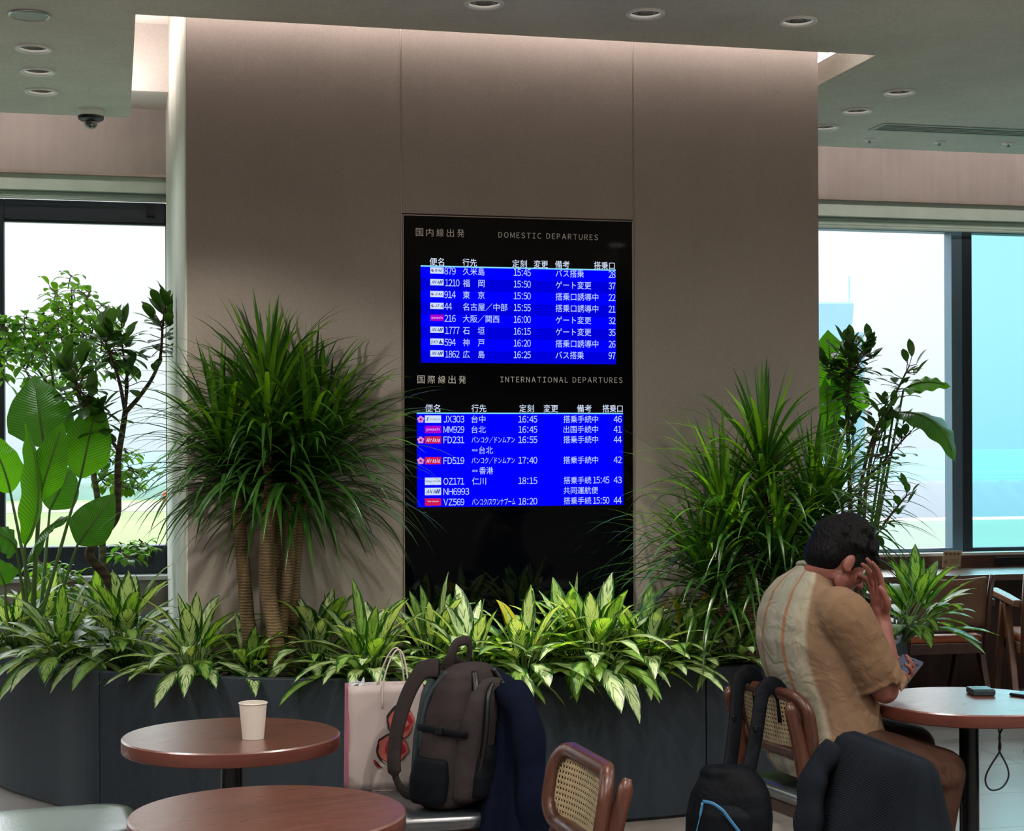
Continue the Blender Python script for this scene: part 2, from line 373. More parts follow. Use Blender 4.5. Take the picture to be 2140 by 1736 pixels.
# ------------------------------------------------------------------ ceiling fixtures
M['chrome'] = mat('chrome_reflector', '#7c8080', .16, 1.0, .02)
M['white'] = mat('white_fitting', '#eef0ec', .5, 0, .04)
M['bulb'] = emit('lamp_face', (1, .93, .85), 5.0)
def dl_master():
    t = thing('recessed_downlight', '', 'light', (0, 0, HCEIL))
    MB().lathe([(.080, 0), (.080, -.006), (.074, -.011), (.064, -.009), (.061, -.002), (.0605, .004)], n=40).build('trim_ring', M['white'], t, smooth=True)
    MB().lathe([(.063, -.003), (.060, .012), (.050, .045), (.034, .07), (.0, .072)], n=40).build('reflector', M['chrome'], t, smooth=True)
    MB().lathe([(.032, .066), (.030, .055), (.018, .048), (.0005, .047)], n=24).build('lamp', M['bulb'], t, smooth=True)
    return t
_dl = None; HOLES = []
def downlight(x, y, label, power, col=(1, .93, .84), size=2.2, blend=.9, aim=None):
    global _dl
    if _dl is None: t = _dl = dl_master()
    else: t = copy_tree(_dl)
    HOLES.append((x, y)); t.location = (x, y, HCEIL); t['label'] = label; t['group'] = 'recessed downlights in the ceiling'
    if power:
        ld = bpy.data.lights.new('downlight_beam', 'SPOT'); ld.energy = power; ld.color = col; ld.spot_size = size; ld.spot_blend = blend; ld.shadow_soft_size = .05
        lo = bpy.data.objects.new('downlight_beam', ld); C.objects.link(lo); lo.location = (x, y, HCEIL - .02)
        if aim is not None:
            d = Vector(aim) - lo.location; lo.rotation_euler = d.to_track_quat('-Z', 'Y').to_euler()
def cz(px, py): p = at_z(px, py, HCEIL); return p.x, p.y
# three over the planter in front of the column
WARM = (1, .92, .78)
for (px, py), lab, pw, aim in (((1012, 6), 'recessed downlight at the top edge of the photo, above the departure board', 180, (1.42, 6.62, .6)),
                      ((1349, 27), 'recessed downlight in the ceiling right of the departure board, second of the front three', 230, (2.0, 6.62, .6)),
                      ((1668, 43), 'recessed downlight in the ceiling near the right corner of the column', 90, (2.75, 6.7, .6))):
    x, y = cz(px, py); downlight(x, y, lab, pw, WARM, .62, .7, aim)
for (px, py), lab, pw in (((70, 100), 'front recessed downlight of the left row, below the round speaker', 12), ((79, 148), 'middle recessed downlight of the left row', 12), ((86, 190), 'rear recessed downlight of the left row, beside the dome camera', 12),
                      ((1879, 192), 'largest recessed downlight right of the column, nearest of its row', 8), ((1791, 231), 'second recessed downlight right of the column', 8), ((1724, 265), 'recessed downlight half hidden by the right edge of the column', 8)):
    x, y = cz(px, py); downlight(x, y, lab, pw, (.93, 1, .97), 2.4)
# off-frame lamps: the left palm's spotlight, then unseen downlights added as room fill
downlight(-.95, 5.7, 'recessed spotlight over the seating, turned to the left palm', 130, WARM, .75, .6, (.95, 6.95, 1.1))
k = 0
for gy in (4.6, 2.6, .4, -1.8):
    for gx in (-3.4, -1.2, 1.6, 4.2, 6.6):
        k += 1
        downlight(gx, gy, 'unseen recessed downlight added over the seating for fill light', 175 if gy < 4 else 70, (1, .93, .88), 2.9, 1.0)
ceiling_holes(HOLES, .0625)
def gx(px, py, z=HCEIL): return at_z(px, py, z)
p = gx(61, 30)
t = thing('ceiling_speaker', 'round flat pale speaker disc in the ceiling at the upper left corner', 'speaker', (p.x, p.y, HCEIL))
MB().lathe([(.083, 0), (.083, -.006), (.076, -.010), (.074, -.006)], n=40).build('rim', M['metal'], t, smooth=True)
M['sagegrille'] = mat('sage_grille', '#aab8ad', .7, 0, .05)
MB().lathe([(.074, -.007), (.0005, -.007)], n=40).build('grille', M['sagegrille'], t)
p = gx(190, 231)
t = thing('security_camera', 'white and black dome security camera under the left ceiling edge', 'camera', (p.x, p.y, HCEIL))
MB().lathe([(.066, 0), (.066, -.028), (.060, -.036), (.0, -.036)], n=36).build('mount', M['white'], t, smooth=True, angle=40)
MB().lathe([(.066, -.030), (.064, -.046), (.045, -.056), (.0, -.058)], n=36).build('dark_ring', M['black'], t, smooth=True, angle=40)
MB().sphere((0, 0, -.062), .034, 20, 12).build('dome', mat('smoked_dome', '#14181c', .08, 0, .02, coat=1), t, smooth=True)
MB().tube([(0, -.02, -.075), (0, -.034, -.079)], .012, 14).build('lens', M['chrome'], t, smooth=True)
def sprinkler(px, py, lab):
    p = gx(px, py); t = thing('ceiling_sprinkler', lab, 'sprinkler', (p.x, p.y, HCEIL), group='small sprinklers in the right ceiling')
    MB().lathe([(.035, 0), (.034, -.006), (.016, -.010), (.0005, -.010)], n=24).build('escutcheon', M['white'], t, smooth=True)
    MB().lathe([(.006, -.009), (.006, -.02), (.014, -.022), (.014, -.025), (.0005, -.025)], n=16).build('deflector', M['metal'], t, smooth=True)
sprinkler(1817, 291, 'small ceiling sprinkler nearest the column, left of the other two')
sprinkler(1963, 296, 'middle small ceiling sprinkler below the long air slot')
sprinkler(2107, 299, 'small ceiling sprinkler at the right edge of the photo')
# linear air slot
a = gx(1829, 264); b = gx(2300, 272); c = gx(1850, 272)
t = thing('air_diffuser', 'long slotted air diffuser in the ceiling right of the column', 'vent', (a.x, a.y, HCEIL))
Lx = 2.4; fr = MB()
for y0, y1 in ((0, .025), (.165, .19)): fr.box(0, Lx, y0, y1, -.006, 0)
fr.box(0, .025, .025, .165, -.006, 0); fr.box(Lx - .025, Lx, .025, .165, -.006, 0)
fr.build('frame', M['sagegrille'], t)
MB().box(.025, Lx - .025, .025, .165, -.0015, -.0005).build('slot', M['black'], t)
for y in (.06, .095, .13): MB().box(.025, Lx - .025, y, y + .012, -.005, -.0016).build('blade', M['sagegrille'], t)
t.location.y -= .10

# ------------------------------------------------------------------ departure board
M['board'] = mat('black_board_glass', '#020409', .04, 0, .05, spec=.18)
M['bezel'] = mat('screen_bezel', '#05070c', .2, 0, .05)
M['scr_blue'] = emit('screen_blue', (0, 0, .95), 1.0); M['scr_blue2'] = emit('screen_blue_dark', (0, 0, .66), 1.0)
M['scr_black'] = mat('screen_black', '#04060c', .08, 0, .05, spec=.2)
M['scr_text'] = emit('screen_text', (.50, .62, 1.0), 1.0); M['scr_head'] = emit('screen_heading', (.72, .80, 1.0), .95)
M['scr_line'] = emit('screen_line', (.25, .75, .95), .9)
M['print'] = mat('printed_lettering', '#e6e3de', .6, 0, .03)
M['lg_white'] = emit('logo_white', (.62, .74, 1.0), .9); M['lg_navy'] = emit('logo_navy', (.02, .05, .28), .8); M['lg_mag'] = emit('logo_magenta', (.42, 0, .62), .9)
M['lg_pink'] = emit('logo_pink', (.85, .45, .95), .9); M['lg_red'] = emit('logo_red', (.62, .01, .09), .9); M['lg_grey'] = emit('logo_grey', (.12, .2, .34), .8); M['lg_sak'] = emit('blossom_pink', (.75, .28, .75), .8)
M['lg_redd'] = emit('logo_dark_red', (.25, .0, .12), .8)
BY = WY - .002   # glass face
board = thing('departure_board', 'tall black airport departure board with two blue flight screens set in the column', 'display board', ((TVX0 + TVX1)/2, BY, TVZ0))
_inv = Matrix.Translation(-Vector(board.location))
def inb(o): o.matrix_parent_inverse = Matrix(); o.data.transform(_inv); o.parent = board; return o
inb(MB().box(TVX0, TVX1, BY, BY + .03, TVZ0, TVZ1).build('glass_panel', M['board']))
fb = MB(); frame_rect(fb, TVX0 - .004, TVX1 + .004, TVZ0 - .004, TVZ1 + .004, BY - .003, BY + .02, .004, .004, .004, .004)
inb(fb.build('frame', M['trim']))
def A(x, y): return (830 + x / 4.196, 440 + y / 4.196)
def B(x, y): return (830 + x / 4.196, 760 + y / 4.196)
def bp(fn, x, y): p = at_Y(*fn(x, y), BY); return p.x, p.z
_txt = {}
def glyphs(s, shear=0, bold=0, spacing=1.0):
    k = (s, shear, bold, spacing)
    if k in _txt: return _txt[k]
    cu = bpy.data.curves.new('t', 'FONT'); cu.body = s; cu.size = 1; cu.resolution_u = 3; cu.shear = shear; cu.offset = bold; cu.space_character = spacing
    o = bpy.data.objects.new('t', cu); C.objects.link(o); dg = bpy.context.evaluated_depsgraph_get()
    me = bpy.data.meshes.new_from_object(o.evaluated_get(dg))
    v = [tuple(x.co) for x in me.vertices]; f = [tuple(p.vertices) for p in me.polygons]
    bpy.data.objects.remove(o); bpy.data.curves.remove(cu); bpy.data.meshes.remove(me)
    _txt[k] = (v, f); return v, f
def line(s, spacing=0.0, mono=True, shear=0, bold=0):
    """Latin text set in the same gothic face as the Japanese (full-width glyphs closed up)"""
    v, f, x = [], [], 0.0
    for ch in s:
        if ch == ' ': x += .34 + spacing; continue
        gv, gf = glyphs(chr(ord(ch) + 0xFEE0) if '!' <= ch <= '~' else ch, shear, bold)
        if not gv: continue
        a = min(p[0] for p in gv); b = max(p[0] for p in gv)
        if ch.isdigit() and mono: adv = .55; off = x + .275 - (a + b) / 2
        elif ch == ':': adv = .42; off = x + .21 - (a + b) / 2
        else: adv = b - a + .09 + spacing; off = x - a + .045
        n = len(v); v += [(p[0] + off, p[1], 0) for p in gv]; f += [tuple(n + i for i in q) for q in gf]; x += adv
    return v, f
def put(mb, s, x0, x1, zc, h, y, shear=0, bold=0, spacing=0.0, clip=None):
    """string fitted between x0 and x1 (metres on the board), centred at zc, h high"""
    v, f = line(s, spacing, True, shear, bold) if all(ord(c) < 128 for c in s) else glyphs(s, shear, bold)
    if not v: return
    ax = min(a[0] for a in v); bx = max(a[0] for a in v); ay = min(a[1] for a in v); by = max(a[1] for a in v)
    if s[0] == '1' and s.replace(':', '').isdigit(): ax -= .12
    q = [(x0 + (a[0]-ax) / (bx-ax) * (x1-x0), y, zc + ((a[1]-ay) / (by-ay) - .5) * h) for a in v]
    if clip: q = [(a, b, min(c, clip)) for a, b, c in q]
    mb.add(q, f)
def rectb(mb, x0, x1, z0, z1, y): mb.add([(x0, y, z0), (x1, y, z0), (x1, y, z1), (x0, y, z1)], [(0, 1, 2, 3)])
# printed headings on the glass
hd = MB()
for fn, jp, jx, jy, en, ex in ((A, '国内線出発', (163, 588), 188, 'DOMESTIC DEPARTURES', (888, 1760)), (B, '国際線出発', (178, 602), 137, 'INTERNATIONAL DEPARTURES', (905, 1975))):
    x0, z = bp(fn, jx[0], jy); x1, _ = bp(fn, jx[1], jy)
    n = len(jp); cw = (x1 - x0) / (n + (n-1) * .42)
    for i, ch in enumerate(jp): put(hd, ch, x0 + i*cw*1.42, x0 + i*cw*1.42 + cw, z, .0345, BY - .0008)
    x0, z = bp(fn, ex[0], jy + (24 if fn is A else 0)); x1, _ = bp(fn, ex[1], jy)
    put(hd, en, x0, x1, z, .0245, BY - .0008, bold=.0, spacing=.2)
inb(hd.build('heading_lettering', M['print']))
LOGO = {'RAC': ('lg_white', 'lg_navy', 'lg_redd'), 'ANA': ('lg_white', 'lg_navy', None), 'JAL': ('lg_white', 'lg_navy', 'lg_redd'), 'JTA': ('lg_white', 'lg_navy', 'lg_redd'),
        'peach': ('lg_mag', 'lg_pink', None), 'SKY': ('lg_white', 'lg_navy', None), 'STARLUX': ('lg_white', 'lg_grey', None), 'AirAsia': ('lg_red', 'lg_white', None),
        'ASIANA AIRLINES': ('lg_white', 'lg_grey', None), 'vietjet': ('lg_red', 'lg_white', None)}
def logo(par, name, x0, x1, zc, h):
    pl, tx, dot = LOGO[name]; lg = MB(); y = BY - .0036; w = x1 - x0
    mats = [M[pl], M[tx], M[dot] if dot else M[tx]]
    rectb(lg, x0, x1, zc - h/2, zc + h/2, y); lg.cur = 1; y -= .0004
    if name == 'ANA':
        put(lg, 'ANA', x0 + w*.08, x0 + w*.66, zc, h*.52, y, shear=.3, bold=.02)
        for a in (.66, .78): lg.add([(x0 + w*a, y, zc - h*.27), (x0 + w*(a+.08), y, zc - h*.27), (x0 + w*(a+.17), y, zc + h*.30), (x0 + w*(a+.09), y, zc + h*.30)], [(0, 1, 2, 3)])
    elif dot:
        put(lg, name, x0 + w*.34, x0 + w*.93, zc, h*.42, y, shear=.3, bold=.03); lg.cur = 2
        n = 14; lg.add([(x0 + w*.17 + w*.10*cos(2*pi*i/n), y, zc + w*.10*sin(2*pi*i/n)) for i in range(n)], [tuple(range(n))])
        lg.cur = 0; lg.add([(x0 + w*.20 + w*.045*cos(2*pi*i/n), y - .0003, zc + w*.02 + w*.045*sin(2*pi*i/n)) for i in range(n)], [tuple(range(n))])
    elif name == 'SKY':
        put(lg, 'SKY', x0 + w*.03, x0 + w*.62, zc - h*.05, h*.5, y, shear=.3, bold=.03)
        lg.add([(x0 + w*.62, y, zc - h*.32), (x0 + w*.78, y, zc + h*.38), (x0 + w*.84, y, zc - h*.02), (x0 + w*.97, y, zc - h*.3)], [(0, 1, 2, 3)])
    elif name == 'STARLUX':
        put(lg, 'STARLUX', x0 + w*.30, x0 + w*.93, zc - h*.04, h*.26, y, bold=.01)
        lg.add([(x0 + w*.10, y, zc - h*.28), (x0 + w*.15, y, zc - h*.28), (x0 + w*.25, y, zc + h*.25), (x0 + w*.14, y, zc + h*.2)], [(0, 1, 2, 3)])
    elif name == 'ASIANA AIRLINES': put(lg, name, x0 + w*.06, x0 + w*.94, zc, h*.2, y, bold=.03)
    elif name == 'peach': put(lg, name, x0 + w*.10, x0 + w*.92, zc, h*.46, y, bold=.01)
    elif name == 'AirAsia': put(lg, name, x0 + w*.08, x0 + w*.92, zc, h*.62, y, shear=.35, bold=.02)
    else: put(lg, 'Thai Vietjet', x0 + w*.15, x0 + w*.85, zc + h*.06, h*.22, y, bold=.03)
    lg.build('airline_logo', mats, par)
def blossom(par, x, z, r):
    b = MB(); y = BY - .0036
    for k in range(5):
        a = pi/2 + 2*pi*k/5; cx, cz_ = x + r*.55*cos(a), z + r*.55*sin(a); n = 10
        b.add([(cx + r*.42*cos(2*pi*i/n), y - .0001*k, cz_ + r*.42*sin(2*pi*i/n)) for i in range(n)], [tuple(range(n))])
    b.cur = 1; n = 10; b.add([(x + r*.3*cos(2*pi*i/n), y - .001, z + r*.3*sin(2*pi*i/n)) for i in range(n)], [tuple(range(n))])
    b.build('blossom_emblem', [M['lg_sak'], M['lg_redd']], par)
def screen(fn, cx0, cx1, top, line, bot, frame, bands):
    """screen housing, blue field, rule line"""
    x0, zl = bp(fn, cx0, line); x1, _ = bp(fn, cx1, line); _, zb = bp(fn, cx0, bot); xf0, zt = bp(fn, frame[0], top); xf1, _ = bp(fn, frame[1], top)
    s = MB().box(xf0, xf1, BY - .002, BY - .0002, zb - .02, zt).build('screen', M['scr_black']); inb(s)
    f = MB(); n = bands; h = (zl - zb) / n
    for i in range(n):
        f.cur = i % 2 if fn is A else 0
        rectb(f, x0, x1, zl - h*(i+1), zl - h*i, BY - .0026)
    f.build('blue_field', [M['scr_blue'], M['scr_blue2']], s).data.transform(_inv)
    r = MB(); rectb(r, x0, x1, zl - .0015, zl + .004, BY - .0030); r.build('rule_line', M['scr_line'], s).data.transform(_inv)
    return s, zl
def row(par, fn, y, items, h, lg=None, blo=None, clip=None, bold=0.0, head=False):
    t = MB()
    for s, x0, x1 in items:
        a, z = bp(fn, 460, y); xa, _ = bp(fn, x0, y); xb, _ = bp(fn, x1, y)
        cjk = any(ord(c) > 255 for c in s); hh = h * (1.0 if cjk else .92)
        if s in ('バンコク／ドンムアン', 'バンコク/スワンナプーム', '経由'): hh = h * (.9 if s != '経由' else .3)
        put(t, s, xa, xb, z, hh, BY - .0034, bold=bold, clip=clip)
    t.build('heading_text' if head else 'flight_text', M['scr_head' if head else 'scr_text'], par).data.transform(_inv)
    if lg:
        nm, x0, x1, ly, lh = lg; xa, z = bp(fn, x0, ly); xb, _ = bp(fn, x1, ly); logo(par, nm, xa, xb, z, lh)
    if blo:
        xa, z = bp(fn, *blo); blossom(par, xa, z, .0165)
s1, zl = screen(A, 205, 1915, 320, 488, 1333, (162, 1945), 8)
kw = dict(h=.0335)
row(s1, A, 452, [('便名', 283, 410), ('行先', 572, 697), ('定刻', 1008, 1135), ('変更', 1197, 1322), ('備考', 1383, 1510), ('搭乗口', 1725, 1905)], .0335, head=True)
DOM = [('RAC', '879', '久米島', '15:45', 'バス搭乗', '28', 530), ('ANA', '1210', '福　岡', '15:50', 'ゲート変更', '37', 633), ('JAL', '914', '東　京', '15:50', '搭乗口誘導中', '22', 737), ('JTA', '44', '名古屋／中部', '15:55', '搭乗口誘導中', '21', 841),
       ('peach', '216', '大阪／関西', '16:00', 'ゲート変更', '32', 945), ('ANA', '1777', '石　垣', '16:15', 'ゲート変更', '35', 1050), ('SKY', '594', '神　戸', '16:20', '搭乗口誘導中', '26', 1155), ('ANA', '1862', '広　島', '16:25', 'バス搭乗', '97', 1258)]
DW = {'久米島': 765, '名古屋／中部': 965, '大阪／関西': 895}; RW = {'バス搭乗': 1635, 'ゲート変更': 1700, '搭乗口誘導中': 1762}
for l, n, d, tm, r, g, y in DOM:
    row(s1, A, y, [(n, 413, 413 + 33*len(n)), (d, 575, DW.get(d, 765)), (tm, 1014, 1170), (r, 1388, RW[r]), (g, 1852, 1912)], .0330, (l, 289, 406, y - 6, .0268), clip=zl - .001)
s2, zl2 = screen(B, 172, 1978, 262, 436, 1258, (172, 1960), 9)
row(s2, B, 390, [('便名', 243, 376), ('行先', 650, 780), ('定刻', 1070, 1197), ('変更', 1282, 1410), ('備考', 1575, 1703), ('搭乗口', 1800, 1975)], .0335, head=True)
INT = [('STARLUX', 'JX303', [('台中', 650, 772)], '16:45', '搭乗手続中', '46', 485, True), ('peach', 'MM929', [('台北', 650, 775)], '16:45', '出国手続中', '41', 576, False),
       ('AirAsia', 'FD231', [('バンコク／ドンムアン', 652, 1030)], '16:55', '搭乗手続中', '44', 667, True), (None, None, [('経由', 655, 703), ('台北', 717, 838)], None, None, None, 758, False),
       ('AirAsia', 'FD519', [('バンコク／ドンムアン', 652, 1030)], '17:40', '搭乗手続中', '42', 849, True), (None, None, [('経由', 657, 703), ('香港', 718, 840)], None, None, None, 939, False),
       ('ASIANA AIRLINES', 'OZ171', [('仁川', 655, 778)], '18:15', '搭乗手続15:45', '43', 1030, False), ('ANA', 'NH6993', [], None, '共同運航便', None, 1120, False),
       ('vietjet', 'VZ569', [('バンコク/スワンナプーム', 655, 1035)], '18:20', '搭乗手続15:50', '44', 1212, False)]
for l, n, ds, tm, r, g, y, bl in INT:
    it = list(ds)
    if n: it.append((n, 405, 405 + (182 if len(n) < 6 else 225)))
    if tm: it.append((tm, 1054, 1227))
    if r and ':' in r: it += [(r[:4], 1460, 1700), (r[4:], 1710, 1858)]
    elif r: it.append((r, 1457, 1760))
    if g: it.append((g, 1897, 1967))
    row(s2, B, y, it, .0318, (l, 242, 384, y, .0315) if l else None, (205, y + 2) if bl else None, clip=zl2 - .001)
for ch in list(s1.children) + list(s2.children):
    if ch.name.startswith(('airline_logo', 'blossom')): ch.data.transform(_inv)
# screens and lettering belong to the board, lamp plate below them
pz = at_Y(886, 1067, BY); inb(MB().box(pz.x - .012, pz.x + .012, BY - .002, BY, pz.z - .008, pz.z + .008).build('rating_sticker', mat('grey_sticker', '#3b463e', .6), None))
# outlet box at the window counter is added with the furniture
# ------------------------------------------------------------------ planter
PCX = 1.71; ZR = .605; ZS = .555
half = [(0, 6.44), (.5, 6.475), (1.04, 6.62), (1.69, 6.97), (1.96, 7.36), (2.2, 7.80), (2.33, 8.3), (2.37, 8.9), (2.37, 9.5)]
def pcurve(n=10):
    h = spline([(x, y, 0) for x, y in half], n)
    return [Vector((PCX - p.x, p.y, 0)) for p in reversed(h)] + [Vector((PCX + p.x, p.y, 0)) for p in h[1:]]
PC = pcurve()
def offs(P, d):
    o = []
    for i, p in enumerate(P):
        t = (P[min(i+1, len(P)-1)] - P[max(i-1, 0)]).normalized(); o.append(p + Vector((-t.y, t.x, 0)) * d)   # + = inward
    return o
M['planter'] = plaster('slate_planter', '#2e373f', .05, .12, rough=.45, bump=.12, bscale=60)
M['soil'] = mat('dark_soil', '#17120e', .95, 0, .4, 40, bump=.8, bscale=60)
pl = thing('planter', 'long curved slate grey planter wrapped around the foot of the column', 'planter', (0, 0, 0))
PI_ = offs(PC, .045)
def xsplit(px, z, d): return at_d(px, 1400, d).x
cuts = [0]
for px, y in ((238, 1400), (1459, 1391)):
    q = at_z(px, y, ZR); cuts.append(min(range(len(PC)), key=lambda i: (PC[i] - Vector((q.x, q.y, 0))).length))
cuts.append(len(PC) - 1)
for a, b in zip(cuts[:-1], cuts[1:]):
    o_, i_ = PC[a:b+1], PI_[a:b+1]
    ta = (o_[1] - o_[0]).normalized() * .0025; tb = (o_[-1] - o_[-2]).normalized() * .0025
    o_ = [o_[0] + ta] + o_[1:-1] + [o_[-1] - tb]; i_ = [i_[0] + ta] + i_[1:-1] + [i_[-1] - tb]
    rings = [[po + Vector((0, 0, .012)), po + Vector((0, 0, ZR)), pi_ + Vector((0, 0, ZR)), pi_ + Vector((0, 0, .012))] for po, pi_ in zip(o_, i_)]
    q = MB(); q.loft(rings, True, True); q.build('panel', M['planter'], pl, bevel=.004, seg=2)
PB_ = offs(PC, .03)
q = MB(); q.loft([[a_ + Vector((0, 0, .0)), a_ + Vector((0, 0, .03)), b_ + Vector((0, 0, .03)), b_ + Vector((0, 0, 0))] for a_, b_ in zip(offs(PC, .012), offs(PC, .04))], True, True); q.build('plinth', M['black'], pl)
sb = MB(); nP = len(PI_); colp = []
for p in PI_:
    x = min(max(p.x, CX0 - .01), CX1 + .01); y = WY - .006 if CX0 - .01 < p.x < CX1 + .01 else max(p.y, WY - .006)
    colp.append(Vector((x, min(y, 9.45), 0)))
sb.loft([[a_ + Vector((0, 0, ZS + .012 * random.random())), (a_ + b_) / 2 + Vector((0, 0, ZS + .012 + .015 * random.random())), b_ + Vector((0, 0, ZS))] for a_, b_ in zip(offs(PC, .05), colp)], False, False, closed=False)
sb.build('soil', M['soil'], pl, smooth=True)

# ------------------------------------------------------------------ leaf tools
def leaf_mat(name, dark, light, trans=.35, rough=.35, pattern='plain', strength=1.0, tcol=None):
    """leaf shader; UV: u along the leaf, v across (0..1)"""
    m, nt, b, o = new_mat(name); L = nt.links.new
    dark, light = [lin(c) if isinstance(c, str) else c for c in (dark, light)]
    uv = N(nt, 'ShaderNodeUVMap', uv_map='UVMap'); sp = N(nt, 'ShaderNodeSeparateXYZ'); L(uv.outputs[0], sp.inputs[0])
    tc = N(nt, 'ShaderNodeTexCoord')
    d = N(nt, 'ShaderNodeMath', operation='SUBTRACT', _1=.5); L(sp.outputs[1], d.inputs[0])
    ab = N(nt, 'ShaderNodeMath', operation='ABSOLUTE'); L(d.outputs[0], ab.inputs[0])   # 0 at the midrib, .5 at the edge
    big = N(nt, 'ShaderNodeTexNoise', _Scale=3.0, _Detail=2.0); L(tc.outputs['Object'], big.inputs['Vector'])
    if pattern == 'varieg':
        # feathered pale bars running out from the midrib, green margins
        sk = N(nt, 'ShaderNodeMath', operation='MULTIPLY_ADD', _1=-.9); L(ab.outputs[0], sk.inputs[0]); L(sp.outputs[0], sk.inputs[2])
        cb_ = N(nt, 'ShaderNodeCombineXYZ'); L(sk.outputs[0], cb_.inputs[0]); L(ab.outputs[0], cb_.inputs[1])
        mp = N(nt, 'ShaderNodeMapping'); mp.inputs['Scale'].default_value = (15, 3.2, 1); L(cb_.outputs[0], mp.inputs[0])
        n2 = N(nt, 'ShaderNodeVectorMath', operation='ADD'); L(mp.outputs[0], n2.inputs[0])
        s3 = N(nt, 'ShaderNodeVectorMath', operation='SCALE'); s3.inputs['Scale'].default_value = 5.0; L(tc.outputs['Object'], s3.inputs[0]); L(s3.outputs[0], n2.inputs[1])
        n = N(nt, 'ShaderNodeTexNoise', _Scale=1.0, _Detail=3.0, _Roughness=.6); L(n2.outputs[0], n.inputs['Vector'])
        e = N(nt, 'ShaderNodeMapRange', _1=.5, _2=.22, _3=-.22, _4=.06); L(ab.outputs[0], e.inputs[0])
        a = N(nt, 'ShaderNodeMath', operation='ADD'); L(n.outputs[0], a.inputs[0]); L(e.outputs[0], a.inputs[1])
        fac = N(nt, 'ShaderNodeMapRange', _1=.42, _2=.54); L(a.outputs[0], fac.inputs[0])
        src = fac.outputs[0]
    elif pattern == 'ribs':
        wv = N(nt, 'ShaderNodeTexWave', _Scale=9.0, _Distortion=.6); 
        sk = N(nt, 'ShaderNodeMath', operation='MULTIPLY_ADD', _1=-.35); L(ab.outputs[0], sk.inputs[0]); L(sp.outputs[0], sk.inputs[2])
        cb_ = N(nt, 'ShaderNodeCombineXYZ'); L(sk.outputs[0], cb_.inputs[0]); L(cb_.outputs[0], wv.inputs['Vector'])
        mm = N(nt, 'ShaderNodeMath', operation='MULTIPLY', _1=.6); L(wv.outputs['Fac'], mm.inputs[0]); 
        ad = N(nt, 'ShaderNodeMath', operation='MULTIPLY_ADD', _1=.5); L(big.outputs[0], ad.inputs[0]); L(mm.outputs[0], ad.inputs[2]); src = ad.outputs[0]
        bp = N(nt, 'ShaderNodeBump', _Strength=.35, _Distance=.004); L(wv.outputs['Fac'], bp.inputs['Height']); L(bp.outputs[0], b.inputs['Normal'])
    else:
        mr = N(nt, 'ShaderNodeMapRange', _1=.04, _2=.0, _3=0, _4=.5); L(ab.outputs[0], mr.inputs[0])
        bm_ = N(nt, 'ShaderNodeMapRange', _1=.3, _2=.7); L(big.outputs[0], bm_.inputs[0])
        ad = N(nt, 'ShaderNodeMath', operation='MAXIMUM'); L(mr.outputs[0], ad.inputs[0]); L(bm_.outputs[0], ad.inputs[1]); src = ad.outputs[0]
    r = ramp(nt, [(0, dark), (1, light)]); L(src, r.inputs[0])
    L(r.outputs[0], b.inputs['Base Color']); b.inputs['Roughness'].default_value = rough; b.inputs['Specular IOR Level'].default_value = .45
    tr = N(nt, 'ShaderNodeBsdfTranslucent'); mxc = N(nt, 'ShaderNodeMix', data_type='RGBA', blend_type='MULTIPLY', _0=1.0)
    L(r.outputs[0], mxc.inputs[6]); mxc.inputs[7].default_value = (*(tcol or (2.2, 2.2, .6)), 1); L(mxc.outputs[2], tr.inputs[0])
    x = N(nt, 'ShaderNodeMixShader', _0=trans); L(b.outputs[0], x.inputs[1]); L(tr.outputs[0], x.inputs[2]); L(x.outputs[0], o.inputs[0])
    return m
M['aglo'] = leaf_mat('variegated_leaf', '#1d4c1a', '#c3d8a2', .25, .38, 'varieg')
M['aglo_b'] = leaf_mat('variegated_leaf_green', '#24561c', '#8fb35c', .35, .38, 'varieg')
M['aglo_y'] = leaf_mat('yellowing_leaf', '#8f9a22', '#b4a428', .35, .4)
M['blade'] = leaf_mat('dracaena_blade', '#1f4018', '#3a6824', .20, .30)
M['blade_new'] = leaf_mat('dracaena_young_blade', '#3c6c18', '#6a982c', .28, .33)
M['rubber'] = leaf_mat('rubber_plant_leaf', '#26482a', '#44682e', .32, .28)
M['ficus'] = leaf_mat('fig_leaf', '#3a6e24', '#74a43c', .45, .3)
M['strel'] = leaf_mat('bird_of_paradise_leaf', '#32701a', '#63a02a', .55, .28, 'ribs')
M['strel_d'] = leaf_mat('bird_of_paradise_dark_leaf', '#2a5a1e', '#4a8030', .38, .25, 'ribs')
M['stalk'] = mat('green_stalk', '#5a7a38', .45, 0, .2, 6, (1, 1, .3))
def bark(name, c1, c2, rings):
    m, nt, b, o = new_mat(name); L = nt.links.new
    tc = N(nt, 'ShaderNodeTexCoord'); wv = N(nt, 'ShaderNodeTexWave', bands_direction='Z', _Scale=rings, _Distortion=3.0, _Detail=3.0); wv.inputs['Detail Scale'].default_value = 2.0; L(tc.outputs['Object'], wv.inputs['Vector'])
    n = N(nt, 'ShaderNodeTexNoise', _Scale=14.0, _Detail=6.0); L(tc.outputs['Object'], n.inputs['Vector'])
    a = N(nt, 'ShaderNodeMath', operation='MULTIPLY_ADD', _1=.45); L(wv.outputs['Fac'], a.inputs[0]); 
    h = N(nt, 'ShaderNodeMath', operation='MULTIPLY', _1=.65); L(n.outputs[0], h.inputs[0]); L(h.outputs[0], a.inputs[2])
    r = ramp(nt, [(.25, lin(c1)), (.75, lin(c2))]); L(a.outputs[0], r.inputs[0]); L(r.outputs[0], b.inputs['Base Color']); b.inputs['Roughness'].default_value = .8
    bp = N(nt, 'ShaderNodeBump', _Strength=.5, _Distance=.004); L(a.outputs[0], bp.inputs['Height']); L(bp.outputs[0], b.inputs['Normal'])
    return m
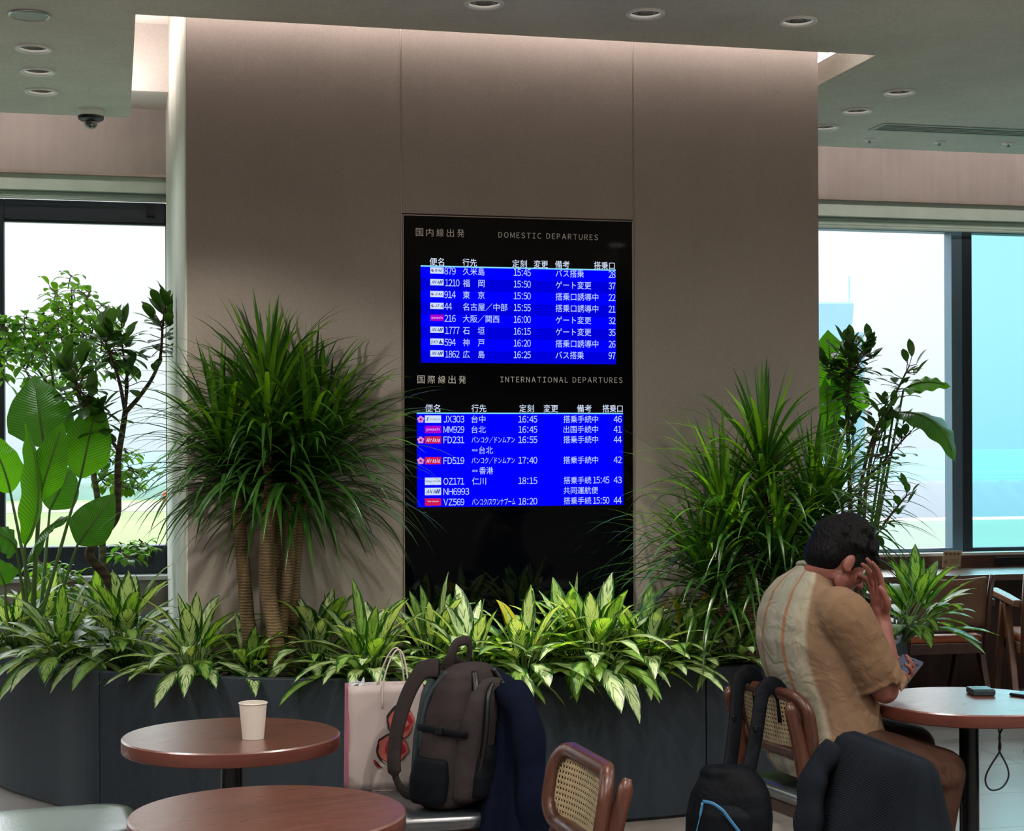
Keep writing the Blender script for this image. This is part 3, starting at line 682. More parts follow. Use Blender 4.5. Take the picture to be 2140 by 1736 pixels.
M['cane'] = bark('dracaena_bark', '#4a3a2a', '#8c7654', 26)
M['bark'] = bark('brown_bark', '#33261e', '#5e4a3a', 8)
M['greybark'] = bark('grey_green_bark', '#4a4a38', '#7a7860', 8)
SIDE = [0]
def keep(p, m=.012):
    """leaves rest against the column and never pass into it"""
    if SIDE[0]:
        if p.y > WY - .02 and CX0 - .02 < p.x < CX1 + .02: p.x = CX0 - .02 - .004 * random.random() if p.x < PCX else CX1 + .02 + .004 * random.random()
    elif CX0 - .06 < p.x < CX1 + .06 and p.y > WY - m: p.y = WY - m - .002 * random.random()
    if p.y > WWY - .08: p.y = WWY - .08
    return p
def blade(mb, p, d, ln, wd, droop, prof, n=6, fold=.25, up=None, grav=1.0, wave=0.0):
    """arching leaf blade; prof(t) width profile"""
    p = Vector(p); d = Vector(d).normalized(); st = ln / n
    s = d.cross(Vector(up) if up is not None else Vector((0, 0, 1)))
    if s.length < .05: s = Vector((1, 0, 0)).cross(d)
    s.normalize(); vs = []; uv = []
    for i in range(n + 1):
        t = i / n; w_ = wd * prof(t) / 2
        s2 = (s - d * s.dot(d)).normalized(); nr = s2.cross(d)
        if up is not None and nr.dot(Vector(up)) < 0: pass
        off = nr * (fold * w_); wv = nr * (wave * wd * sin(t * 17 + p.x * 9))
        for k, c in ((-1, 0), (0, .5), (1, 1)):
            vs.append(keep(p + s2 * (k * w_) + off * abs(k) + wv * k)); uv.append((t, c))
        p = p + d * st
        d = (d + Vector((0, 0, -1)) * (droop / n) * (grav * (.35 + 1.3 * t))).normalized()
    fs = []
    for i in range(n):
        for k in (0, 1): a = i*3 + k; fs.append((a, a+1, a+4, a+3))
    mb.add(vs, fs, uv); return p
P_LANCE = lambda t: max(.03, sin(pi * min(1, t ** .75 * .98 + .02)) ** .8) if t < 1 else .02
P_BLADE = lambda t: (min(1, .55 + 2.2 * t) * (1 - t ** 3.0)) if t < 1 else .02
P_OVAL = lambda t: max(.04, sin(pi * min(1, t * .97 + .02)) ** .65) if t < 1 else .03
P_BROAD = lambda t: max(.03, min(1, (t / .24) ** .7) * (1 - max(0, (t - .35) / .65) ** 1.9)) if t < 1 else .03
def rnd(a, b): return random.uniform(a, b)
def vdir(az, el): return Vector((cos(az) * cos(el), sin(az) * cos(el), sin(el)))

# ------------------------------------------------------------------ variegated low plants along the planter
def aglaonema(px, py, d, h, n, label, *a_, **k_):
    SIDE[0] = 1 if d > 7.7 or px < 270 else 0
    return aglaonema_(px, py, d, h, n, label, *a_, **k_)
def aglaonema_(px, py, d, h, n, label, mats=('aglo', 'stalk', 'aglo_b'), lean=(0, 0), size=1.0, yel=0, spread=1.0):
    c = at_d(px, py, d); c.z = ZS + .005
    t = thing('variegated_plant', label, 'plant', c, 0, 'variegated low plants in the planter')
    fb, sb_ = MB(), MB()
    org = Vector(c); n = int(n * 2.0)
    for i in range(n):
        u = (i + .5) / n; az = i * 2.39996 + rnd(-.3, .3)
        el = radians(78 - 90 * u ** .7 * spread) + rnd(-.3, .3)
        hgt = .82 * h * (1 - .75 * u) * rnd(.8, 1.05)
        b0 = org + Vector((cos(az), sin(az), 0)) * rnd(.005, .04); b0.y = min(b0.y, 99)
        top = org + Vector((lean[0] * (1-u*.5) , lean[1], 0)) + Vector((cos(az), sin(az), 0)) * (.03 + .13 * u * spread) + Vector((0, 0, max(.04, hgt * .55 + .02)))
        top = keep(top, .05)
        pth = [b0, (b0 + top) / 2 + Vector((0, 0, .02)), top]; sb_.tube(pth, [.005, .0045, .003], 5)
        fb.cur = 2 if random.random() < .35 else 0
        if i < yel: fb.cur = 3
        dr = vdir(az, el) + Vector((lean[0], lean[1], 0)) * .5
        blade(fb, top, dr, rnd(.17, .29) * size, rnd(.058, .088) * size, rnd(.5, 1.5), P_LANCE, 7, .22, wave=.02)
    for v in range(len(fb.v)):
        fb.v[v] = tuple(Vector(fb.v[v]) - org)
    for v in range(len(sb_.v)):
        sb_.v[v] = tuple(Vector(sb_.v[v]) - org)
    fb.build('foliage', [M[mats[0]], M[mats[0]], M[mats[2]], M['aglo_y']], t, smooth=True)
    sb_.build('stem', M['stalk'], t, smooth=True)
    return t
G = [(30, 1330, 7.75, .34, 20, 'variegated plant at the left edge of the photo under the bird of paradise stalks', {}),
     (150, 1345, 7.25, .30, 24, 'variegated plant spilling over the planter rim below the twisted trunk', dict(lean=(-.05, -.05), size=1.05, spread=1.15)),
     (262, 1330, 7.2, .50, 26, 'tall variegated plant in front of the pale left face of the column', dict(size=1.12)),
     (95, 1300, 8.2, .36, 16, 'variegated plant behind the bird of paradise stalks by the left window', {}),
     (205, 1290, 8.1, .38, 16, 'variegated plant around the foot of the twisted brown trunk', {}),
     (405, 1368, 6.86, .34, 22, 'dark variegated plant left of the palm trunks with one long drooping leaf', dict(size=1.0, spread=1.1)),
     (520, 1375, 6.86, .20, 10, 'small dark variegated plant at the foot of the left palm trunks', dict(size=.85)),
     (665, 1360, 6.92, .44, 20, 'variegated plant just right of the left palm trunks with tall striped leaves', dict(size=1.05)),
     (770, 1385, 6.72, .34, 26, 'bright variegated plant behind the white paper bag', dict(spread=1.1)),
     (905, 1350, 6.90, .36, 24, 'variegated plant below the lower left corner of the departure board', dict(spread=1.1)),
     (985, 1375, 6.70, .34, 24, 'bright variegated plant directly behind the grey backpack', dict(spread=1.1)),
     (1095, 1385, 6.66, .38, 28, 'bright variegated plant with yellow green leaves below the middle of the board', dict(yel=2, spread=1.1)),
     (1190, 1345, 6.90, .40, 20, 'variegated plant close to the black glass of the board', {}),
     (1245, 1380, 6.72, .44, 30, 'largest bright variegated plant below the right half of the board', dict(size=1.08, spread=1.1)),
     (1350, 1365, 6.85, .34, 26, 'variegated plant at the lower right corner of the board', dict(yel=1, spread=1.15)),
     (1440, 1360, 6.98, .36, 22, 'variegated plant under the hanging leaves of the right palm', dict(yel=2)),
     (1540, 1360, 7.08, .32, 22, 'shaded variegated plant beside the seated person, left of their back', {}),
     (1880, 1345, 8.15, .44, 24, 'bright green variegated plant at the right end of the planter by the window', dict(mats=('aglo_b', 'stalk', 'aglo_b'), size=1.1, lean=(.08, -.03)))]
for px, py, d, h, n, lab, kw in G: aglaonema(px, py, d, h, n, lab, **kw)

# ------------------------------------------------------------------ the two dracaena palms
def dracaena(name, label, root_px, heads, trunks, group, nb=95, lmax=.64):
    """trunks: list of pixel paths (px, py, depth); heads: (px, py, depth, stem length, lean az, lean amount, blade count, scale)"""
    SIDE[0] = 0; c = at_d(*root_px); c.z = ZS + .01
    t = thing(name, label, 'plant', c, 0, group)
    org = Vector(c)
    for path, r in trunks:
        pts = spline([at_d(*p) for p in path], 8); pts = [p if p.z > ZS - .02 else Vector((p.x, p.y, ZS - .02)) for p in pts]
        mb = MB(); mb.tube([p - org for p in pts], lambda u: r * (1.12 - .22 * u + .02 * sin(u * 40)), 14)
        mb.build('trunk', M['cane'], t, smooth=True)
    for (px, py, d, sl, laz, la, cnt, scl) in heads:
        cnt = int(cnt * 1.35)
        b = at_d(px, py, d); ax = (Vector((cos(laz), sin(laz), 0)) * la + Vector((0, 0, 1))).normalized()
        fm = MB(); sm = MB(); sm.tube([b - org, b + ax * sl - org], [.02, .012], 8)
        for i in range(cnt):
            u = (i + .5) / cnt; az = i * 2.39996 + rnd(-.25, .25)
            p = b + ax * (sl * u ** .9)
            el = radians(-4 + 76 * u ** 1.3 + (14 if u > .93 else 0)) + rnd(-.22, .22)
            dr = vdir(az, min(el, 1.5)) + ax * .15
            ln = lmax * scl * rnd(.72, 1.05) * (1 - .35 * max(0, u - .6) / .4)
            fm.cur = 1 if (u > .55 and random.random() < .5) else 0
            b0 = len(fm.v)
            blade(fm, p + Vector((cos(az), sin(az), 0)) * .012, dr, ln, rnd(.017, .026), rnd(1.0, 2.1) * (1.1 - .35 * u) * (.35 if u > .9 else 1), P_BLADE, 10, .3)
            for j in range(b0, len(fm.v)): fm.v[j] = tuple(Vector(fm.v[j]) - org)
        fm.build('leaf_crown', [M['blade'], M['blade_new']], t, smooth=True); sm.build('crown_stem', M['cane'], t, smooth=True)
    return t
D1 = 6.92
dracaena('dracaena_palm', 'tall dracaena palm with bare ringed trunks left of the departure board', (575, 1375, 6.85),
    [(492, 1035, 6.90, .26, 3.0, .25, 90, 1.0), (560, 1030, 6.80, .44, 1.6, .05, 115, 1.0), (573, 1050, 6.95, .34, 2.2, .10, 80, 1.0), (612, 1055, 6.88, .34, 0.1, .25, 105, 1.02), (632, 1060, 6.97, .30, 0.0, .45, 85, 1.05), (585, 960, 6.95, .30, 1.57, .0, 34, .8)],
    [([(525, 1365, 6.90), (517, 1290, 6.9), (508, 1180, 6.9), (500, 1100, 6.9), (492, 1030, 6.9)], .028),
     ([(578, 1395, 6.80), (575, 1320, 6.8), (562, 1250, 6.8), (556, 1180, 6.8), (559, 1100, 6.8), (560, 1025, 6.8)], .031),
     ([(560, 1380, 6.95), (572, 1290, 6.95), (578, 1220, 6.95), (574, 1120, 6.95), (573, 1045, 6.95)], .026),
     ([(582, 1370, 6.88), (592, 1270, 6.88), (603, 1180, 6.88), (607, 1110, 6.88), (612, 1050, 6.88)], .026),
     ([(606, 1380, 6.97), (613, 1280, 6.97), (617, 1180, 6.97), (624, 1110, 6.97), (632, 1055, 6.97)], .024)], 'dracaena palms in the planter')
D2 = 7.12
dracaena('dracaena_palm', 'bushy dracaena palm with hanging leaves right of the departure board, behind the person', (1600, 1370, 7.1),
    [(1545, 1200, 7.05, .30, 3.1, .25, 95, 1.0), (1600, 1130, 7.10, .38, 1.6, .05, 110, .95), (1670, 1170, 7.15, .28, .2, .35, 90, .92), (1500, 1270, 7.05, .20, 3.0, .3, 85, .95), (1620, 1260, 7.0, .25, 4.6, .15, 85, .9), (1710, 1150, 7.2, .26, .1, .3, 60, .85)],
    [([(1590, 1380, 7.05), (1570, 1290, 7.05), (1545, 1195, 7.05)], .026), ([(1600, 1380, 7.1), (1604, 1250, 7.1), (1600, 1125, 7.1)], .028), ([(1615, 1380, 7.15), (1645, 1270, 7.15), (1670, 1165, 7.15)], .026),
     ([(1580, 1385, 7.05), (1535, 1330, 7.05), (1500, 1265, 7.05)], .024), ([(1607, 1385, 7.0), (1615, 1320, 7.0), (1620, 1255, 7.0)], .024), ([(1625, 1380, 7.2), (1675, 1270, 7.2), (1710, 1145, 7.2)], .022)], 'dracaena palms in the planter')

# ------------------------------------------------------------------ rubber plants and the small fig
def woody(name, label, root, trunks, clusters, leaf, barkm, ll, lw, cat='plant', group=None, hang=.6, elr=(-30, 75), dens=1.0, jit=.0):
    """trunks: (pixel path with depth, r0, r1); clusters: (pixel path along which leaves sit, count, scale)"""
    c = at_d(*root); c.z = ZS + .005; t = thing(name, label, cat, c, 0, group); org = Vector(c)
    k = 0
    for path, r0, r1 in trunks:
        pts = spline([at_d(*p) for p in path], 8); mb = MB(); n_ = len(pts) - 1
        if pts[0].z < ZS + .1: pts[0].z = ZS - .01
        mb.tube([p - org for p in pts], [r0 + (r1 - r0) * i / n_ for i in range(n_ + 1)], 10); mb.build('trunk' if k == 0 else 'branch', M[barkm], t, smooth=True); k += 1
    fm = MB(); tw = MB()
    for path, cnt, scl in clusters:
        pts = spline([at_d(*p) for p in path], 6)
        tw.tube([p - org for p in pts], .0035, 5)
        for i in range(int(cnt * dens)):
            u = (i + rnd(0, 1)) / (cnt * dens); q = pts[min(len(pts) - 1, int(u * (len(pts) - 1) + .5))]
            az = i * 2.4 + rnd(-.5, .5); el = radians(elr[0] + (elr[1] - elr[0]) * u) + rnd(-.3, .3)
            dr = vdir(az, el); q2 = q + dr * ll * .3 + Vector((rnd(-1, 1), rnd(-.6, .6), rnd(-1, 1))) * jit; q2 = keep(q2, .03)
            tw.tube([q - org, q2 - org], .002, 4, cap=False)
            b0 = len(fm.v)
            blade(fm, q2, dr, ll * scl * rnd(.75, 1.15), lw * scl * rnd(.8, 1.1), hang * rnd(.6, 1.6), P_OVAL, 5, .18)
            for j in range(b0, len(fm.v)): fm.v[j] = tuple(Vector(fm.v[j]) - org)
    fm.build('foliage', M[leaf], t, smooth=True); tw.build('twig', M[barkm], t, smooth=True)
    return t
SIDE[0] = 1
d = 7.9
woody('rubber_plant', 'rubber plant with a twisted brown trunk in front of the left window', (247, 1270, d),
    [([(247, 1275, d), (222, 1205, d), (190, 1168, d), (190, 1145, d), (215, 1118, d), (243, 1080, d), (246, 1030, d), (247, 960, d), (256, 900, d), (262, 860, d)], .024, .013),
     ([(262, 862, d), (290, 830, d+.05), (318, 790, d+.05), (335, 745, d+.05), (340, 680, d+.05), (345, 640, d+.05)], .012, .004),
     ([(262, 862, d), (250, 800, d-.05), (232, 745, d-.05), (215, 700, d-.05)], .010, .004),
     ([(258, 880, d), (266, 800, d+.1), (258, 740, d+.1), (252, 690, d+.1)], .009, .003),
     ([(247, 940, d), (222, 905, d-.15), (200, 870, d-.15), (165, 820, d-.2), (150, 780, d-.2)], .009, .004)],
    [([(336, 745, d+.05), (340, 690, d+.05), (346, 645, d+.05)], 26, 1.0), ([(232, 750, d-.05), (215, 700, d-.05)], 20, 1.0), ([(260, 760, d+.1), (252, 690, d+.1)], 16, 1.0),
     ([(180, 840, d-.18), (150, 775, d-.2)], 20, 1.15), ([(215, 895, d-.15), (190, 860, d-.17)], 12, 1.2), ([(262, 830, d), (262, 790, d+.05)], 6, 1.0)],
    'rubber', 'bark', .100, .052, group='rubber plants by the windows', dens=2.0, jit=.04)
d = 8.5
fig_cl = []
random.seed(11)
for (cx, cy, r, n) in ((150, 615, 45, 8), (120, 665, 60, 9), (185, 660, 50, 8), (60, 700, 60, 9), (20, 740, 50, 8), (120, 730, 70, 10), (190, 725, 50, 7), (40, 690, 40, 6), (90, 770, 60, 8), (150, 790, 55, 7), (225, 760, 35, 5), (15, 690, 30, 5)):
    for _ in range(n):
        a = rnd(0, 6.28); q = (cx + r * rnd(.2, 1) * cos(a), cy + r * rnd(.1, .8) * sin(a)); e = d + rnd(-.3, .3)
        fig_cl.append(([(q[0] - rnd(-14, 14), q[1] + 22, e), (q[0], q[1], e), (q[0] + rnd(-18, 18), q[1] - rnd(5, 15), e)], 5, 1.0))
for (cx, cy, n) in ((255, 960, 5), (270, 1010, 6), (285, 990, 4), (235, 1000, 4), (262, 1150, 5), (280, 1140, 4), (110, 1205, 5), (150, 1215, 4), (85, 1190, 4), (225, 960, 3)):
    for _ in range(n):
        q = (cx + rnd(-22, 22), cy + rnd(-25, 25)); e = d + rnd(-.2, .2)
        fig_cl.append(([(q[0] - 8, q[1] - 10, e), (q[0], q[1], e), (q[0] + 10, q[1] + rnd(-3, 12), e)], 4, 1.0))
woody('weeping_fig', 'fine leaved weeping fig with a slim grey trunk, tallest plant at the left window', (212, 1265, d),
    [([(213, 1270, d), (214, 1150, d), (205, 1050, d), (190, 960, d), (172, 860, d), (152, 760, d), (150, 650, d), (150, 600, d)], .021, .004),
     ([(185, 930, d), (120, 840, d), (70, 760, d), (20, 730, d)], .009, .003), ([(172, 860, d), (200, 780, d), (190, 690, d)], .007, .003),
     ([(200, 1010, d), (240, 985, d), (280, 1000, d), (290, 1020, d)], .005, .002), ([(213, 1200, d), (245, 1160, d), (272, 1140, d)], .005, .002), ([(214, 1230, d), (160, 1215, d), (95, 1195, d)], .005, .002),
     ([(115, 835, d), (105, 740, d), (112, 670, d)], .006, .002)],
    fig_cl, 'ficus', 'greybark', .078, .040, hang=1.5, elr=(-35, 40), dens=1.7)
d = 7.95
woody('rubber_plant', 'rubber plant with several slim stems in front of the right window', (1790, 1300, d),
    [([(1790, 1310, d), (1785, 1200, d), (1778, 1080, d), (1774, 950, d), (1772, 850, d), (1776, 745, d)], .015, .006),
     ([(1795, 1310, d), (1795, 1150, d+.1), (1800, 1010, d+.1), (1830, 900, d+.1), (1865, 835, d+.1), (1895, 775, d+.1)], .013, .004),
     ([(1800, 1310, d), (1805, 1100, d-.1), (1815, 980, d-.1), (1838, 880, d-.1)], .011, .004),
     ([(1795, 1180, d), (1850, 1090, d+.05), (1890, 1040, d+.05)], .006, .002), ([(1800, 1010, d+.1), (1850, 960, d+.1), (1905, 900, d+.1)], .007, .002)],
    [([(1772, 850, d), (1774, 790, d), (1778, 730, d)], 46, .9), ([(1776, 790, d), (1800, 750, d+.1), (1815, 735, d+.1)], 22, .85), ([(1774, 1060, d), (1773, 870, d)], 24, .8), ([(1800, 1060, d+.1), (1860, 845, d+.1)], 26, .8), ([(1862, 845, d+.1), (1900, 765, d+.1)], 14, .85),
     ([(1810, 1020, d-.1), (1838, 880, d-.1)], 16, .85), ([(1840, 1105, d+.05), (1895, 1035, d+.05)], 14, .75), ([(1840, 970, d+.1), (1905, 900, d+.1)], 12, .85), ([(1745, 790, d), (1735, 760, d)], 14, .9)],
    'rubber', 'bark', .100, .048, group='rubber plants by the windows', hang=.5, elr=(-25, 60), dens=2.0, jit=.035)

# ------------------------------------------------------------------ bird of paradise plants: every leaf a part with its stalk
def big_leaf(root, base, tip, width, m, stalk_r=.010, bow=.08, face=None, fold=.15, split=(), roll=0.0, stalk_bend=0):
    org = Vector(root.location); b = at_d(*base); tp = at_d(*tip); ax = tp - b; ln = ax.length; d = ax.normalized()
    view = (CAM - (b + tp) / 2).normalized() if face is None else Vector(face)
    s = d.cross(view).normalized(); nr = s.cross(d).normalized()
    if roll: q = Matrix.Rotation(roll, 3, d); s = q @ s; nr = q @ nr
    n = 36; vs, uv, fs = [], [], []; cols = 8
    for i in range(n + 1):
        t = i / n; c = b + d * (ln * t) + nr * (bow * sin(pi * t * .9)) * ln - Vector((0, 0, 1)) * 0
        for k in range(cols + 1):
            x = k / cols * 2 - 1; w_ = width * P_BROAD(t) / 2
            p = c + s * (x * w_) - nr * (fold * w_ * (1 - x * x) * -1) + nr * (.006 * sin(t * 26) * x * abs(x))
            vs.append(keep(p) - org); uv.append((t, k / cols))
    for i in range(n):
        for k in range(cols):
            if any(abs(i - 2*a - abs(k - 3.5) * .9) < .6 and ((k < cols // 2) == (sd < 0)) and (k <= 2 or k >= cols - 3) for a, sd in split): continue
            a = i * (cols + 1) + k; fs.append((a, a + 1, a + cols + 2, a + cols + 1))
    lf = MB(); lf.add(vs, fs, uv); o = lf.build('leaf', M[m], root, smooth=True)
    st = MB(); r0 = org + Vector((rnd(-.04, .04), rnd(-.04, .04), 0)); md = (r0 * .5 + b * .5) + Vector((stalk_bend, 0, 0))
    pts = spline([r0, md, b], 8) + [b + d * (ln * t_) + nr * (bow * sin(pi * t_ * .9)) * ln + nr * (.003 + fold * width * P_BROAD(t_) / 2) for t_ in (.15, .3, .45, .6, .75, .88)]
    nn = len(pts) - 1; st.tube([p - org for p in pts], [stalk_r * (1 - .85 * (i / nn) ** 1.2) + .0012 for i in range(nn + 1)], 8)
    st.build('stalk', M['stalk'], o, smooth=True)
    return o
c = at_d(75, 1285, 7.7); c.z = ZS
t = thing('bird_of_paradise_plant', 'bird of paradise plant with huge ribbed leaves at the left edge, before the left window', 'plant', c, 0, 'bird of paradise plants')
big_leaf(t, (92, 935, 7.75), (72, 785, 7.85), .30, 'strel_d', bow=.05)
big_leaf(t, (52, 1140, 7.5), (47, 885, 7.5), .155, 'strel', roll=.9, fold=.5)
big_leaf(t, (80, 1045, 7.55), (132, 880, 7.5), .165, 'strel', bow=.03)
big_leaf(t, (168, 1000, 7.7), (205, 830, 7.75), .215, 'strel', bow=.05)
big_leaf(t, (22, 1030, 7.9), (-30, 900, 7.9), .20, 'strel', roll=.3)
big_leaf(t, (104, 1065, 8.0), (150, 975, 8.1), .19, 'strel_d')
big_leaf(t, (72, 1170, 7.4), (152, 1085, 7.25), .24, 'strel_d', bow=.12, face=(.1, -.55, .83))
big_leaf(t, (162, 1138, 7.6), (240, 1030, 7.6), .19, 'strel_d', bow=.08)
big_leaf(t, (10, 1222, 7.5), (-12, 1165, 7.4), .15, 'strel_d', stalk_bend=-.05)
big_leaf(t, (35, 1150, 7.5), (-20, 1110, 7.4), .16, 'strel_d', face=(-.2, -.7, .7))
c = at_d(1775, 1300, 8.3); c.z = ZS
t = thing('bird_of_paradise_plant', 'bird of paradise plant with broad leaves behind the rubber plant at the right window', 'plant', c, 0, 'bird of paradise plants')
big_leaf(t, (1742, 850, 8.35), (1730, 690, 8.4), .27, 'strel', bow=.05)
big_leaf(t, (1768, 870, 8.3), (1775, 770, 8.3), .22, 'strel', bow=.04)
big_leaf(t, (1720, 930, 8.2), (1722, 790, 8.2), .17, 'strel', roll=.5)
big_leaf(t, (1888, 815, 8.2), (1988, 812, 8.1), .16, 'strel', bow=.12, face=(0, -.6, .8))
big_leaf(t, (1868, 862, 8.1), (1990, 975, 7.9), .26, 'strel_d', bow=.22, face=(.35, -.75, .55))
big_leaf(t, (1850, 900, 8.2), (1885, 860, 8.0), .20, 'strel_d', bow=.1, face=(-.2, -.8, .5))
big_leaf(t, (1728, 960, 8.1), (1745, 880, 8.1), .14, 'strel', roll=-.5)
# ------------------------------------------------------------------ seating area
def W2(lat, dep, z=0.0): return Vector((0, 0, z)) + _r0 * lat + _f * dep     # camera-relative floor coordinates (metres right, metres ahead)
def facing(lat, dep): v = _r0 * lat + _f * dep; return atan2(-v.x, v.y)
M['table'] = wood('table_walnut', '#5a2d20', '#713a2a', .32, 2.2, (1.2, 9, 9), 1.0, coat=1.0)
M['tedge'] = wood('table_edge', '#552b22', '#6d3a2e', .38, 3, (2, 2, 12))
M['chairwood'] = wood('chair_walnut', '#3b221a', '#5a3526', .30, 3, (6, 6, 1.2))
M['caneweave'] = mat('woven_cane', '#c3b189', .45, 0, .15, 30)
M['leather'] = mat('grey_leather', '#2f373a', .24, 0, .12, 10, bump=.12, bscale=120, spec=.9, coat=1.0)
M['pole'] = mat('black_pole', '#0f1419', .3, .3, .05)
def cafe_table(px, py, label, r=.298):
    p = at_z(px, py, .72); t = thing('cafe_table', label, 'table', (p.x, p.y, 0), radians(20), 'round cafe tables')
    MB().lathe([(.0, .720), (r - .004, .720), (r, .716)], n=96).build('tabletop', M['table'], t)
    MB().lathe([(r, .716), (r, .684), (r - .004, .680), (.0, .680)], n=96).build('tabletop_edge', M['tedge'], t, smooth=True, angle=50)
    MB().lathe([(.030, .68), (.030, .02)], n=32).build('pole', M['pole'], t, smooth=True)
    MB().lathe([(.0, .675), (.09, .675), (.09, .668), (.03, .664)], n=32).build('top_plate', M['pole'], t, smooth=True, angle=40)
    MB().lathe([(.0, .0), (.205, .0), (.205, .008), (.18, .014), (.03, .022)], n=48).build('base', M['pole'], t, smooth=True, angle=40)
    return t
tb_far = cafe_table(484, 1534, 'round walnut table with a white paper cup on it')
tb_near = cafe_table(560, 1697, 'round walnut table at the bottom of the photo, empty and nearest the camera')
tb_right = cafe_table(2025, 1463, 'round table at the right with a power bank on it, before the seated person')

def sheet_ring(w, h, r, n=8):
    o = []
    for cx, cy, a0 in ((w/2 - r, h/2 - r, 0), (-w/2 + r, h/2 - r, 90), (-w/2 + r, -h/2 + r, 180), (w/2 - r, -h/2 + r, 270)):
        for k in range(n + 1): a = radians(a0 + 90 * k / n); o.append((cx + r * cos(a), cy + r * sin(a)))
    return o
def cane_chair(label, lat, dep, face, group='cane back chairs'):
    p = W2(lat, dep); t = thing('cane_chair', label, 'chair', p, facing(*face), group)
    # padded seat and its frame
    ring = sheet_ring(.455, .44, .10); s = MB()
    s.loft([[Vector((x*k, y*k + .0, z)) for x, y in ring] for k, z in ((.96, .415), (1, .425), (1.0, .445), (.985, .456), (.94, .463), (.8, .467), (.4, .469))]); s.build('seat', M['leather'], t, smooth=True)
    f = MB(); f.loft([[Vector((x*k, y*k, z)) for x, y in ring] for k, z in ((.93, .375), (.97, .38), (.97, .415), (.9, .416))]); f.build('seat_frame', M['chairwood'], t, smooth=True, angle=40)
    for sx in (-1, 1):
        l = MB(); l.tube([(sx*.185, .17, .385), (sx*.195, .19, .2), (sx*.205, .205, 0)], [.020, .018, .013], 12); l.build('front_leg', M['chairwood'], t, smooth=True)
        q = spline([(sx*.180, -.225, .0), (sx*.180, -.200, .2), (sx*.182, -.200, .40), (sx*.184, -.235, .60), (sx*.186, -.275, .745)], 6)
        b = MB(); b.tube(q, lambda u: .016 + .006 * sin(pi * u) - (.008 if u > .995 else 0), 12, flat=(1.25, .85), up=(0, 1, 0)); b.build('rear_post', M['chairwood'], t, smooth=True)
    # curved back frame with woven cane, set in front of the posts
    ro, ri = sheet_ring(.43, .215, .080), sheet_ring(.358, .143, .050)
    zc = .668; cv = .75
    def B_(x, v, dy): z = zc + v; return Vector((x, -.195 - (z - .40) * .165 + cv * x * x + dy, z))
    fr = MB(); n = len(ro); prof = [(0, .5), (.18, .95), (.5, 1.05), (.82, .95), (1, .5), (1, -.5), (.82, -.95), (.5, -1.05), (.18, -.95), (0, -.5)]
    rings = []
    for (xo, vo), (xi, vi) in zip(ro, ri):
        rings.append([B_(xo + (xi - xo) * a, vo + (vi - vo) * a, b * .017) for a, b in prof])
    rings.append(rings[0]); fr.loft(rings, False, False); fr.build('backrest_frame', M['chairwood'], t, smooth=True)
    cn_ = MB(); hw, hh = .182, .077; pitch = .0135
    def inside(x, v): 
        dx, dv = max(0, abs(x) - (hw - .05)), max(0, abs(v) - (hh - .05)); return abs(x) <= hw and abs(v) <= hh and dx*dx + dv*dv <= .05**2
    def ribbon(a, b, wd, off):
        m_ = 14; run = []
        for i in range(m_ + 1):
            x, v = a[0] + (b[0]-a[0]) * i / m_, a[1] + (b[1]-a[1]) * i / m_
            if inside(x, v): run.append((x, v))
        if len(run) < 2: return
        dx, dv = b[0]-a[0], b[1]-a[1]; l = sqrt(dx*dx + dv*dv); nx, nv = -dv/l*wd/2, dx/l*wd/2
        vs = [B_(x + k*nx, v + k*nv, off) for x, v in run for k in (-1, 1)]
        cn_.add(vs, [(2*i, 2*i+1, 2*i+3, 2*i+2) for i in range(len(run) - 1)])
    k = int(hw / pitch)
    for i in range(-k, k + 1):
        for o_ in (-.0019, .0019): ribbon((i*pitch + o_, -hh), (i*pitch + o_, hh), .0022, .0004)
    k = int(hh / pitch)
    for i in range(-k, k + 1):
        for o_ in (-.0019, .0019): ribbon((-hw, i*pitch + o_), (hw, i*pitch + o_), .0022, -.0004)
    for i in range(-24, 25):
        for sg in (-1, 1):
            c_ = (i + .5) * pitch; ribbon((c_ - sg*hh, -hh), (c_ + sg*hh, hh), .0022, .0010 * sg)
    cn_.build('cane_panel', M['caneweave'], t)
    return t
cane_chair('cane back chair seen sideways at the bottom centre, empty, facing the nearest table', -.052, 3.955, (-.963, -.268))
ch_bag = cane_chair('chair under the backpack and navy jacket beside the table with the cup', -.285, 4.97, (-.98, -.2))
ch_man = cane_chair('cane back chair the person sits on, with a black bag hung from its back', 1.009, 5.267, (.93, .37))
ch_grey = cane_chair('chair at the lower right wholly draped with a grey corduroy jacket', 1.11, 4.02, (.97, .24))
ch_left = cane_chair('chair with a shiny grey seat at the lower left corner of the photo', -1.275, 4.70, (.95, .31))
ch_off = cane_chair('chair just beyond the right edge of the photo holding a black bag', 1.93, 5.25, (-.97, .1))

# ------------------------------------------------------------------ things on the tables
M['paper'] = mat('white_paper', '#d8d2c6', .7, 0, .03, 20)
p = at_z(529, 1543, .72)
t = thing('paper_cup', 'white paper cup standing on the round table before the planter', 'cup', (p.x, p.y, .7205))
MB().lathe([(.0, .003), (.0275, .003), (.0275, 0), (.029, 0), (.0375, .096), (.0365, .096), (.0285, .006), (.0, .006)], n=40).build('cup_body', M['paper'], t, smooth=True, angle=40)
MB().tube([Vector((.0378*cos(a*2*pi/40), .0378*sin(a*2*pi/40), .0965)) for a in range(41)], .0018, 8, cap=False).build('rim', M['paper'], t, smooth=True)
M['pbank'] = mat('teal_grey_plastic', '#2c3c40', .25, 0, .05)
M['cable'] = mat('black_cable', '#0b1016', .5, 0, .05)
p = at_z(2050, 1451, .72)
t = thing('power_bank', 'small dark power bank lying on the right round table', 'power bank', (p.x, p.y, .7205), -THETA + .02)
